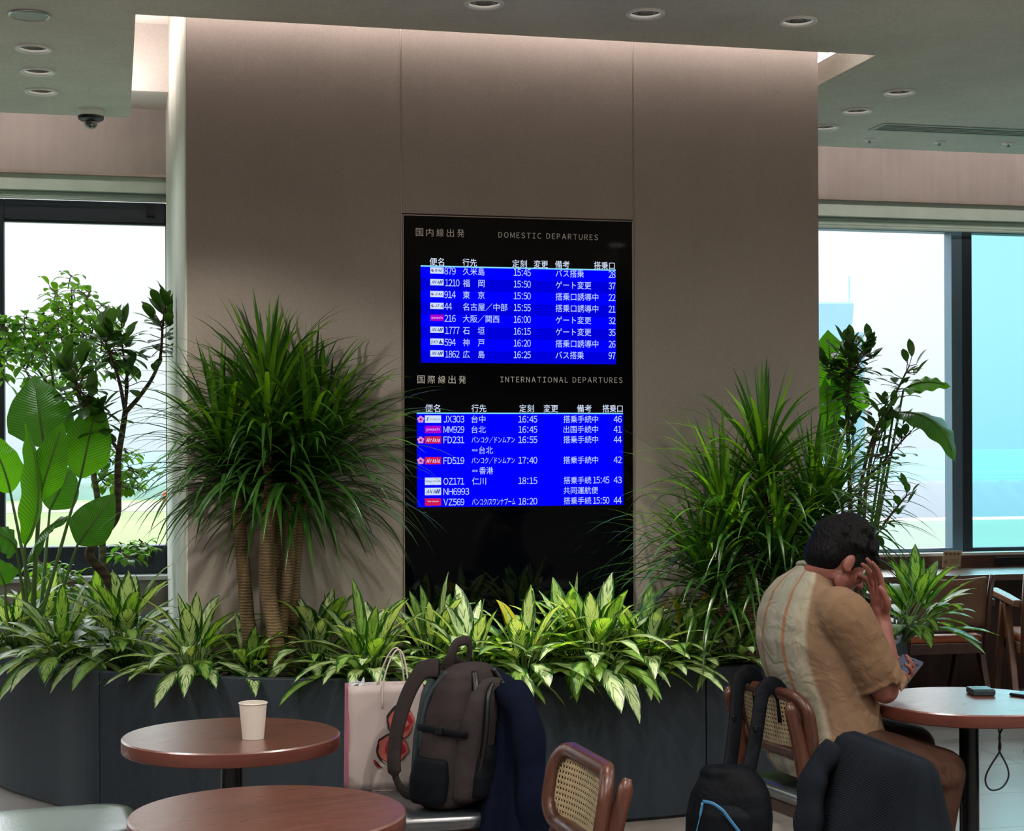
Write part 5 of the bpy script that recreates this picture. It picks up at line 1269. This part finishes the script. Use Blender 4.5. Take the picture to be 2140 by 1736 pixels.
M['hair'] = mat('black_hair', '#050608', .55, 0, .3, 90, (1, 1, .25), bump=.9, bscale=150, spec=.15)
M['trousers'] = fabric('brown_trousers', '#3d2a22', '#4a342a', .85, 250, .2)
def hand(mb, wrist, d, nrm, thumb, curls, fan=.06, spread=.0, sc=1.0, thumb_pts=None):
    """palm + four fingers bending towards nrm + thumb leaving the side of the palm"""
    d, nrm = d.normalized(), nrm.normalized(); s = thumb - d * thumb.dot(d); s.normalize(); nrm = (nrm - d*nrm.dot(d)); nrm = (nrm - s*nrm.dot(s)).normalized()
    kn = []
    for i, (o_, l_) in enumerate(((.030, .094), (.010, .098), (-.011, .093), (-.030, .084))):
        k = wrist + d * (l_ * sc) + s * (o_ * sc); kn.append(k)
        cap(mb, [wrist + s * (o_ * .55 * sc), (wrist + s * (o_ * .75 * sc)) * .5 + k * .5, k], [.0145*sc, .0135*sc, .0108*sc], 10)
    mb.sphere(wrist + d * .045 * sc, .03 * sc, 12, 8, (1, 1, 1), Matrix((s * 1.05, d * 1.4, nrm * .45)).transposed())
    cap(mb, [wrist - d * .03, wrist + d * .02], [.026*sc, .025*sc], 12)
    for i, (k, ln) in enumerate(zip(kn, ((.040, .026, .021), (.044, .029, .022), (.041, .027, .021), (.032, .021, .019)))):
        a = 0; p = k; pts = [p]; dd = (d + s * (fan * (1.5 - i) + spread)).normalized()
        for j, seg in enumerate(ln):
            a += curls[i][j]; v = dd * cos(a) + nrm * sin(a); p = p + v * seg * sc; pts.append(p)
        cap(mb, pts, [.0102*sc, .0093*sc, .0083*sc, .0068*sc], 10)
    if thumb_pts is None:
        b0 = wrist + d * .025 * sc + s * .026 * sc; t1 = b0 + (d * .55 + s * .8 + nrm * .25).normalized() * .038 * sc; t2 = t1 + (d * .9 + s * .25 + nrm * .35).normalized() * .032 * sc; t3 = t2 + (d * .95 - s * .05 + nrm * .4).normalized() * .025 * sc
        thumb_pts = [b0, t1, t2, t3]
    cap(mb, thumb_pts, [.0150*sc, .0122*sc, .0108*sc, .0085*sc], 10)
sk = MB()
# head: tipped forward, face turned down to the phone
tilt = radians(34); hf = FD * cos(tilt) - UP * sin(tilt); hu = UP * cos(tilt) + FD * sin(tilt); hs = RD
HCN = at_d(1752, 1168, 5.20) - MO
def H3(f, s, u): return HCN + hf * f + hs * s + hu * u
RM = Matrix((hs, hf, hu)).transposed()
sk.sphere(H3(-.005, 0, .022), 1, 24, 16, (.075, .097, .100), RM)
sk.sphere(H3(.030, 0, -.045), 1, 20, 14, (.060, .062, .075), RM)
sk.sphere(H3(.056, 0, -.098), 1, 16, 10, (.030, .026, .022), RM)
for s_ in (-1, 1):
    sk.sphere(H3(.062, s_*.030, .026), 1, 12, 8, (.026, .020, .011), RM)      # brow
    sk.sphere(H3(.066, s_*.042, -.024), 1, 12, 8, (.024, .020, .022), RM)     # cheekbone
    sk.sphere(H3(.014, s_*.058, -.065), 1, 12, 8, (.012, .03, .03), RM)       # jaw
    sk.sphere(H3(-.006, s_*.078, -.012), 1, 12, 10, (.010, .019, .031), RM)   # ear
    sk.sphere(H3(.002, s_*.080, -.030), 1, 10, 8, (.008, .010, .012), RM)
cap(sk, [H3(.086, 0, .020), H3(.100, 0, -.006), H3(.112, 0, -.030)], [.009, .011, .0125], 10)
for s_ in (-1, 1): sk.sphere(H3(.098, s_*.011, -.034), .0085, 10, 8)
sk.sphere(H3(.088, 0, -.060), 1, 12, 8, (.022, .012, .007), RM); sk.sphere(H3(.086, 0, -.073), 1, 12, 8, (.019, .012, .008), RM)
cap(sk, [H3(-.028, 0, -.055), Q(.935, 5.215, 1.085), Q(.90, 5.22, 1.02)], [.054, .056, .070], 18)
# right arm: elbow on the table edge, forearm up, hand against the face
R_sh = Q(1.005, 5.045, .985); R_el = Q(1.125, 5.065, .772); R_wr = at_d(1843, 1292, 5.115) - MO
cap(sk, [R_sh, R_sh * .45 + R_el * .55 + RD * .012, R_el], [.055, .050, .043], 16)
cap(sk, [R_el, R_el * .7 + R_wr * .3 + FD * .006, R_wr * .75 + R_el * .25, R_wr], [.042, .044, .033, .027], 16)
hd = (UP * .97 - FD * .10 + RD * -.10); hand(sk, R_wr, hd, -FD - UP * .1, RD, [(.15, .25, .2), (.12, .28, .2), (.15, .35, .25), (.25, .45, .3)], fan=.05)
# left arm: forearm on the table, hand under the phone
ph_c = at_d(1886, 1404, 5.28) - MO
pa = (_r0 * .09 + _f * .096 + UP * .072).normalized(); pb = (_r0 * .057 - _f * .038 - UP * .021); pb = (pb - pa * pb.dot(pa)).normalized(); pn = pa.cross(pb); pn = pn if pn.z > 0 else -pn
L_sh = Q(.905, 5.39, .985); L_el = Q(.985, 5.50, .775); hdir = (pb * .80 + pa * .60).normalized()
L_wr = ph_c - pn * .022 - hdir * .088 - pa * .002
cap(sk, [L_sh, L_sh * .5 + L_el * .5, L_el], [.055, .050, .042], 16)
cap(sk, [L_el, L_el * .65 + L_wr * .35, L_wr], [.042, .040, .026], 16)
th = [L_wr + hdir * .03 + pa * .022 - pb * .01, ph_c - pb * .046 + pa * .0 - pn * .012, ph_c - pb * .046 + pa * .022 + pn * .008, ph_c - pb * .034 + pa * .038 + pn * .016]
hand(sk, L_wr, hdir, pn, pa, [(.75, .95, .5), (.80, 1.0, .55), (.85, 1.0, .6), (.9, 1.05, .6)], fan=.14, spread=-.28, thumb_pts=th, sc=.95)
# trunk and legs under the clothes keep the figure in one piece
cap(sk, [Q(.92, 5.22, 1.0), Q(.915, 5.22, .86), Q(.97, 5.22, .66), Q(.98, 5.22, .585)], [.10, .112, .105, .105], 18)
cap(sk, [R_sh, Q(.93, 5.22, 1.0), L_sh], [.05, .085, .05], 16)
R_kn = Q(1.285, 5.015, .535); R_an = Q(1.245, 5.03, .10); L_kn = Q(1.30, 5.43, .535); L_an = Q(1.27, 5.47, .10)
for hp, kn_, an in ((Q(.985, 5.13, .575), R_kn, R_an), (Q(.985, 5.31, .575), L_kn, L_an)):
    cap(sk, [hp, hp * .5 + kn_ * .5, kn_], [.075, .066, .050], 14); cap(sk, [kn_, kn_ * .6 + an * .4 - FD * .012, an], [.050, .048, .033], 14)
body_o = link_mesh('body', remeshed(sk, .0048, 4, .5), M['skin'], man)
# eyes, looking down
for s_ in (-1, 1):
    e = MB(); e.sphere(H3(.0735, s_*.030, .006), .0125, 14, 10); e.cur = 1; e.sphere(H3(.0815, s_*.030, .002), .006, 10, 8); e.build('eye', [mat('eye_white', '#c9c2ba', .25, 0, .02), mat('eye_iris', '#1c110c', .2, 0, .02)], man, smooth=True)
    e = MB(); cap(e, [H3(.078, s_*.016, .030), H3(.082, s_*.030, .034), H3(.072, s_*.046, .030)], [.003, .004, .002], 8); e.build('eyebrow', M['hair'], man, smooth=True)
# hair: thick and short, standing a little off the crown
hm = MB(); random.seed(5)
hm.sphere(H3(-.014, 0, .040), 1, 26, 16, (.086, .104, .098), RM); hm.sphere(H3(-.050, 0, -.005), 1, 20, 14, (.076, .062, .075), RM); hm.sphere(H3(.045, 0, .085), 1, 18, 12, (.066, .055, .042), RM)
for i in range(90):
    az, el = rnd(0, 6.28), rnd(.05, 1.45); v = (hs * cos(az) * cos(el) * .084 + hf * sin(az) * cos(el) * .102 + hu * sin(el) * .098)
    p = H3(-.014, 0, .040) + v
    if (p - HCN).dot(hf) > .075 and (p - HCN).dot(hu) < .06: continue
    cap(hm, [p - v * .15, p + v * .06 + hf * .012, p + v * .10 + hf * .026 - hu * .01], [.016, .012, .005], 8)
for s_ in (-1, 1): cap(hm, [H3(.012, s_*.076, .02), H3(.014, s_*.075, -.022)], [.012, .006], 8)
link_mesh('hair', remeshed(hm, .006, 2, .4), M['hair'], man)
# shirt
def shirt_mat():
    m, nt, b, o = new_mat('tan_shirt'); L = nt.links.new; b.inputs['Roughness'].default_value = .9; b.inputs['Specular IOR Level'].default_value = .2
    tc = N(nt, 'ShaderNodeTexCoord'); at = N(nt, 'ShaderNodeAttribute', attribute_name='wrap')
    n = N(nt, 'ShaderNodeTexNoise', _Scale=9.0, _Detail=4.0, _Distortion=.6); L(tc.outputs['Object'], n.inputs['Vector'])
    r = ramp(nt, [(0, lin('#979788')), (.135, lin('#979788')), (.142, lin('#9a7355')), (.168, lin('#9a7355')), (.175, lin('#979788')), (.31, lin('#a39c86')), (.335, lin('#806852')), (1, lin('#785f48'))])
    L(at.outputs['Fac'], r.inputs[0])
    r2 = ramp(nt, [(.3, (.92,)*3), (.7, (1.06,)*3)]); L(n.outputs[0], r2.inputs[0])
    x = N(nt, 'ShaderNodeMix', data_type='RGBA', blend_type='MULTIPLY', _0=1.0); L(r.outputs[0], x.inputs[6]); L(r2.outputs[0], x.inputs[7]); L(x.outputs[2], b.inputs['Base Color'])
    w_ = N(nt, 'ShaderNodeTexNoise', _Scale=320.0); L(tc.outputs['Object'], w_.inputs['Vector']); bp = N(nt, 'ShaderNodeBump', _Strength=.2, _Distance=.002); L(w_.outputs[0], bp.inputs['Height'])
    f_ = N(nt, 'ShaderNodeTexNoise', _Scale=12.0, _Detail=2.0, _Distortion=1.4); L(tc.outputs['Object'], f_.inputs['Vector']); bp2 = N(nt, 'ShaderNodeBump', _Strength=.55, _Distance=.02); L(f_.outputs[0], bp2.inputs['Height']); L(bp.outputs[0], bp2.inputs['Normal']); L(bp2.outputs[0], b.inputs['Normal'])
    return m
M['shirt'] = shirt_mat()
sh = MB()
def ring_at(c, tl, a_f, a_s, n=32, e=2.3, ph=0):
    """section perpendicular to the spine, tilted forward by tl; half-size a_f front-back, a_s sideways, with slight folds"""
    fw = FD * cos(tl) - UP * sin(tl); o = []
    for k in range(n):
        a = 2*pi*k/n; ca, sa = cos(a), sin(a); w_ = 1 + .018 * sin(5*a + ph) + .012 * sin(9*a + ph*2)
        o.append(c + fw * (a_f * w_ * math.copysign(abs(ca) ** (2/e), ca)) + RD * (a_s * w_ * math.copysign(abs(sa) ** (2/e), sa)))
    return o
secs = [(.985, .500, -.05, .150, .200), (.985, .56, 0, .155, .200), (.982, .64, .05, .150, .195), (.968, .72, .1, .142, .195), (.940, .80, .18, .142, .200), (.920, .87, .3, .140, .206), (.918, .94, .42, .132, .210), (.925, 1.00, .55, .118, .198), (.935, 1.045, .65, .098, .165), (.940, 1.078, .72, .074, .105), (.950, 1.10, .75, .066, .078)]
rings = [ring_at(Q(l, 5.22, z), tl, af, as_, ph=z * 14) for l, z, tl, af, as_ in secs]
sh.loft(rings)
sh.sphere(Q(1.02, 5.20, .60), 1, 18, 12, (.10, .19, .065), Matrix((FD, RD, UP)).transposed())       # cloth bunched on the lap
sh.sphere(Q(.915, 5.215, .552), 1, 18, 12, (.105, .185, .080), Matrix((FD, RD, UP)).transposed())       # shirt tail over the seat
sh.sphere(Q(.93, 5.215, .66), 1, 18, 12, (.10, .175, .12), Matrix((FD, RD, UP)).transposed())
for shd, el, side in ((R_sh, R_el, 1), (L_sh, L_el, -1)):
    d_ = (el - shd); e2 = shd + d_ * .90; dn = d_.normalized()
    cap(sh, [shd - d_ * .12 - RD * side * .02, shd, shd + d_ * .35, shd + d_ * .65], [.078, .085, .080, .078], 18)
    pts = [shd + d_ * u for u in (.3, .5, .7, .8, .9)]; sh.tube(spline(pts, 5), lambda u: .077 + .004*sin(u*21 + side) - .003*u, 20, flat=(1.0, .86), up=FD)
    for i in range(7):      # folds gathered in the crook of the arm
        o_ = shd + d_ * (.28 + .09 * i) + FD * (.052 if i % 2 else .058) + RD * side * .03; cap(sh, [o_ - RD * side * .05 + UP * .02, o_ + RD * side * .018, o_ + RD * side * .050 - UP * .03 - FD * .03], [.008, .013, .007], 8)
for i in range(9):           # long diagonal drag folds across the side
    z = .92 - .042 * i; a0 = Q(.84 + .008*i, 5.22, z) + RD * .170; cap(sh, [a0 + FD * .02 + UP * .03, a0 + FD * .11 + RD * .030 - UP * .02, a0 + FD * .20 + RD * .020 - UP * .075], [.006, .011, .006], 8)
sme = remeshed(sh, .0068, 5, .5); wa = sme.attributes.new('wrap', 'FLOAT', 'POINT'); vals = []
sp_ = [(z, Q(l, 5.22, z)) for l, z, *_ in secs]
for v in sme.vertices:      # how far round from the middle of the back each point of the cloth lies
    z = v.co.z; k = 0
    while k < len(sp_) - 2 and sp_[k+1][0] < z: k += 1
    (z0, c0), (z1, c1) = sp_[k], sp_[k+1]; u = min(1, max(0, (z - z0) / (z1 - z0))); d_ = v.co - (c0 * (1-u) + c1 * u); d_.z = 0
    q_ = math.acos(max(-1, min(1, -d_.normalized().dot(FD)))) / pi if d_.length > 1e-4 else 0
    vals.append(1.0 if d_.dot(RD) > .215 or d_.dot(RD) < -.215 else q_ + .05 * (z - .8))
wa.data.foreach_set('value', vals)
shirt_o = link_mesh('shirt', sme, M['shirt'], man)
cl = MB(); cl.tube(ring_at(Q(.952, 5.22, 1.102), .75, .066, .076) + [ring_at(Q(.952, 5.22, 1.102), .75, .066, .076)[0]], .009, 8, cap=False); cl.build('collar', M['shirt'], man, smooth=True)
tr = MB()
for hp, kn_, an in ((Q(.985, 5.13, .575), R_kn, R_an), (Q(.985, 5.31, .575), L_kn, L_an)):
    cap(tr, [hp, hp * .5 + kn_ * .5, kn_], [.105, .088, .070], 18); cap(tr, [kn_, kn_ * .6 + an * .4 - FD * .012, an + UP * .0], [.070, .064, .058], 18)
    for i in range(5):
        c_ = kn_ - FD * (.03 * i) + UP * .0; cap(tr, [c_ + RD * .062 + UP * .03, c_ + RD * .070 - UP * .02, c_ + RD * .05 - UP * .05 - FD * .02], [.006, .010, .006], 8)
cap(tr, [Q(.975, 5.13, .58), Q(.975, 5.31, .58)], [.105, .105], 18)
link_mesh('trousers', remeshed(tr, .007, 4, .5), M['trousers'], man)
M['shoe'] = mat('dark_shoe', '#15120f', .5, 0, .1)
for an in (R_an, L_an):
    s_ = MB(); base = Vector((an.x, an.y, 0)); rings = []
    for u, w_, h_ in ((-.07, .028, .055), (-.055, .038, .075), (.0, .042, .085), (.06, .044, .068), (.12, .048, .052), (.16, .042, .042), (.185, .02, .025)):
        rings.append([base + FD * u + RD * (w_ * cos(2*pi*k/16)) + UP * max(0, h_ * .5 + h_ * .5 * sin(2*pi*k/16)) for k in range(16)])
    s_.loft(rings); s_.build('shoe', M['shoe'], man, smooth=True)
# phone held in the left hand
t = thing('phone', 'phone in a grey case held in the seated person\'s left hand', 'phone', ph_c + MO)
R4 = Matrix((pb, pa, pn)).transposed().to_4x4()
o = MB().box(-.0375, .0375, -.076, .076, -.0055, .0045).build('case', mat('grey_phone_case', '#3f4046', .4, 0, .06), t, bevel=.007, seg=4); o.matrix_basis = R4
def phone_screen():
    m = emit('phone_screen', (.06, .065, .09), 1.0); nt = m.node_tree; L = nt.links.new; e = nt.nodes['Emission']
    tc = N(nt, 'ShaderNodeTexCoord'); n = N(nt, 'ShaderNodeTexVoronoi', _Scale=45.0); L(tc.outputs['Object'], n.inputs['Vector']); r = ramp(nt, [(.25, (.03, .03, .05)), (.45, (.07, .075, .11))]); L(n.outputs['Distance'], r.inputs[0]); L(r.outputs[0], e.inputs[0]); return m
o = MB().box(-.0335, .0335, -.071, .071, .0046, .0052).build('screen', phone_screen(), t); o.matrix_basis = R4
q = MB(); 
for u0, u1 in ((-.054, -.050), (-.062, -.060)): q.box(-.028, .026, u0, u1, .0053, .0056)
o = q.build('screen_text', emit('phone_bar', (.16, .17, .2)), t); o.matrix_basis = R4
o = MB().box(-.009, .009, .060, .0645, .0053, .0056).build('camera_notch', M['black'], t, bevel=.002); o.matrix_basis = R4
o = MB().box(-.020, .006, -.108, -.079, -.006, .006).build('white_plug', mat('white_plug', '#a8a49a', .4, 0, .03), t, bevel=.004, seg=3); o.matrix_basis = R4
# ------------------------------------------------------------------ outside: airfield, sea, roofs and the tower
GZ = -9.0
def ground_mat(name, col, var=.15, scale=.05):
    return mat(name, col, .95, 0, var, scale, coord='Object', spec=.1)
def sea_mat():
    m, nt, b, o = new_mat('sea_water'); L = nt.links.new; b.inputs['Roughness'].default_value = .6; b.inputs['Specular IOR Level'].default_value = .12
    tc = N(nt, 'ShaderNodeTexCoord'); sp = N(nt, 'ShaderNodeSeparateXYZ'); L(tc.outputs['Object'], sp.inputs[0])
    mp = N(nt, 'ShaderNodeMapping'); mp.inputs['Scale'].default_value = (.004, .02, 1); L(tc.outputs['Object'], mp.inputs[0])
    n = N(nt, 'ShaderNodeTexNoise', _Scale=1.0, _Detail=6.0); L(mp.outputs[0], n.inputs['Vector'])
    r = ramp(nt, [(.3, lin('#3b555d')), (.5, lin('#43636b')), (.7, lin('#507176'))]); L(n.outputs[0], r.inputs[0]); L(r.outputs[0], b.inputs['Base Color'])
    return m
struct('ground_sea', MB().box(-9000, 16000, 420, 26000, GZ - .5, GZ - .1), sea_mat())
struct('ground_airfield', MB().box(-900, 80, 60, 419, GZ - .5, GZ), ground_mat('field_grass', '#64724b', .18, .03))
struct('ground_apron', MB().box(-900, 900, 12, 59, GZ - .6, GZ - .05), ground_mat('apron_concrete', '#6d766e', .08, .1))
struct('road_runway', MB().box(-900, 80, 150, 195, GZ, GZ + .03), ground_mat('runway_asphalt', '#5c6368', .08, .05))
struct('road_taxiway', MB().box(-900, 80, 84, 96, GZ, GZ + .03), ground_mat('taxiway_asphalt', '#6f7772', .06, .05))
struct('road_shoreline', MB().box(-900, 80, 300, 360, GZ, GZ + .06), ground_mat('far_apron', '#6b6b5f', .1, .02))
# far wooded shore across the field
mb = MB(); rr = random.Random(3); n = 160
top = [3.2 + 2.2 * (.5 + .5 * sin(i * .21)) * (.6 + .4 * sin(i * .07 + 1)) + rr.uniform(0, .8) for i in range(n)]
vs = []
for i in range(n):
    x = -700 + i * 4.8; vs += [(x, 378, GZ), (x, 384, GZ + top[i] * .8), (x, 396, GZ + top[i]), (x, 410, GZ)]
mb.add(vs, [(4*i + k, 4*i + 4 + k, 4*i + 5 + k, 4*i + 1 + k) for i in range(n - 1) for k in range(3)])
o = mb.build('distant_trees', mat('far_trees', '#41594f', .95, 0, .2, .05), None, smooth=True); tag(o, 'low line of hazy trees far across the airfield beyond the left window', 'trees', kind='stuff')
# orange airfield marker board
def marker(px, py, d, lab):
    p = at_d(px, py, d); t = thing('airfield_marker', lab, 'marker', (p.x, p.y, GZ), 0)
    MB().box(-.55, .55, -.15, .15, .6, 2.6).build('board', mat('orange_marker', '#a84a34', .7, 0, .05), t)
    for x in (-.4, .4): MB().box(x - .05, x + .05, -.05, .05, 0, .6).build('post', M['white'], t)
marker(346, 1051, 330, 'small orange marker board on the airfield, seen beside the left edge of the column')
# white scalloped canopy roof and pale terrace outside the right window
M['terrace'] = ground_mat('terrace_roof', '#5d685f', .05, .3); M['membrane'] = ground_mat('white_membrane', '#62676d', .03, .2)
struct('roof_terrace', MB().box(5.0, 60, 10.6, 47, -.6, -.45), M['terrace'])
t = thing('canopy_roof', 'long white roof canopy with a scalloped top edge outside the right window', 'roof', (10, 44, -3))
mb = MB(); n = 640; vs = []
for i in range(n):
    x = -2 + i * .06; s = abs(sin(pi * x / .72)) ** .7; vs += [(x, -2.2, -.43), (x, -2.1, -.33), (x, -.6, .40 + .13 * s), (x, .6, .46 + .12 * s), (x, 2.0, -.4)]
mb.add(vs, [(5*i + k, 5*i + 5 + k, 5*i + 6 + k, 5*i + 1 + k) for i in range(n - 1) for k in range(4)])
mb.build('membrane', M['membrane'], t, smooth=True, angle=40); t.location = (10, 44, 0)
MB().box(-2, 36.3, -2.4, -2.22, -.5, -.38).build('fascia', M['white'], t)
# control tower in the haze
p0 = at_d(1716, 690, 260); pe = at_d(1767, 690, 260); pt = at_d(1740, 637, 260); pm = at_d(1794, 690, 260)
wd = (pe - p0).length
t = thing('control_tower', 'pale blue airport tower with a thin mast outside the right window', 'tower', (p0.x - 4, p0.y, GZ), -THETA)
M['tower'] = mat('tower_cladding', '#6f8fae', .5, 0, .03, .5); M['tower2'] = mat('tower_concrete', '#6d8f98', .7, 0, .04, .5)
h0 = pe.z - GZ; ht = pt.z - GZ
q = MB(); q.box(-6, wd + 4 - .4, -5, 5, 0, h0 - 2); q.build('shaft', M['tower2'], t)
q = MB(); q.box(-7, wd + 4 + .1, -6, 6, h0 - 2.2, h0 - .9); q.box(-7, wd + 4 + 1.2 + (pm - pe).length * .7, -4, 6, h0 - 3.4, h0 - 2.2); q.build('balcony', M['tower2'], t)
q = MB(); q.box(wd + 4 + .4, wd + 4 + (pm - pe).length, -3, 3, 0, h0 - .6); q.build('side_block', M['tower2'], t)
q = MB(); rings = []
for z, k in ((h0 - .9, .96), (ht - .3, 1.0), (ht, .98)): rings.append([(-6 * k, -5 * k, z), ((wd + 4) * k, -5 * k, z), ((wd + 4) * k, 5, z), (-6, 5, z)])
q.loft(rings); q.build('cab', M['tower'], t)
xm = (at_d(1739, 640, 260) - p0).length + 4; zt = at_d(1739, 578, 260).z - GZ
q = MB(); q.tube([(xm, 0, ht), (xm, 0, ht + .8)], [.5, .12], 10); q.tube([(xm, 0, ht + .5), (xm, 0, zt)], .10, 8); q.build('mast', M['tower2'], t)
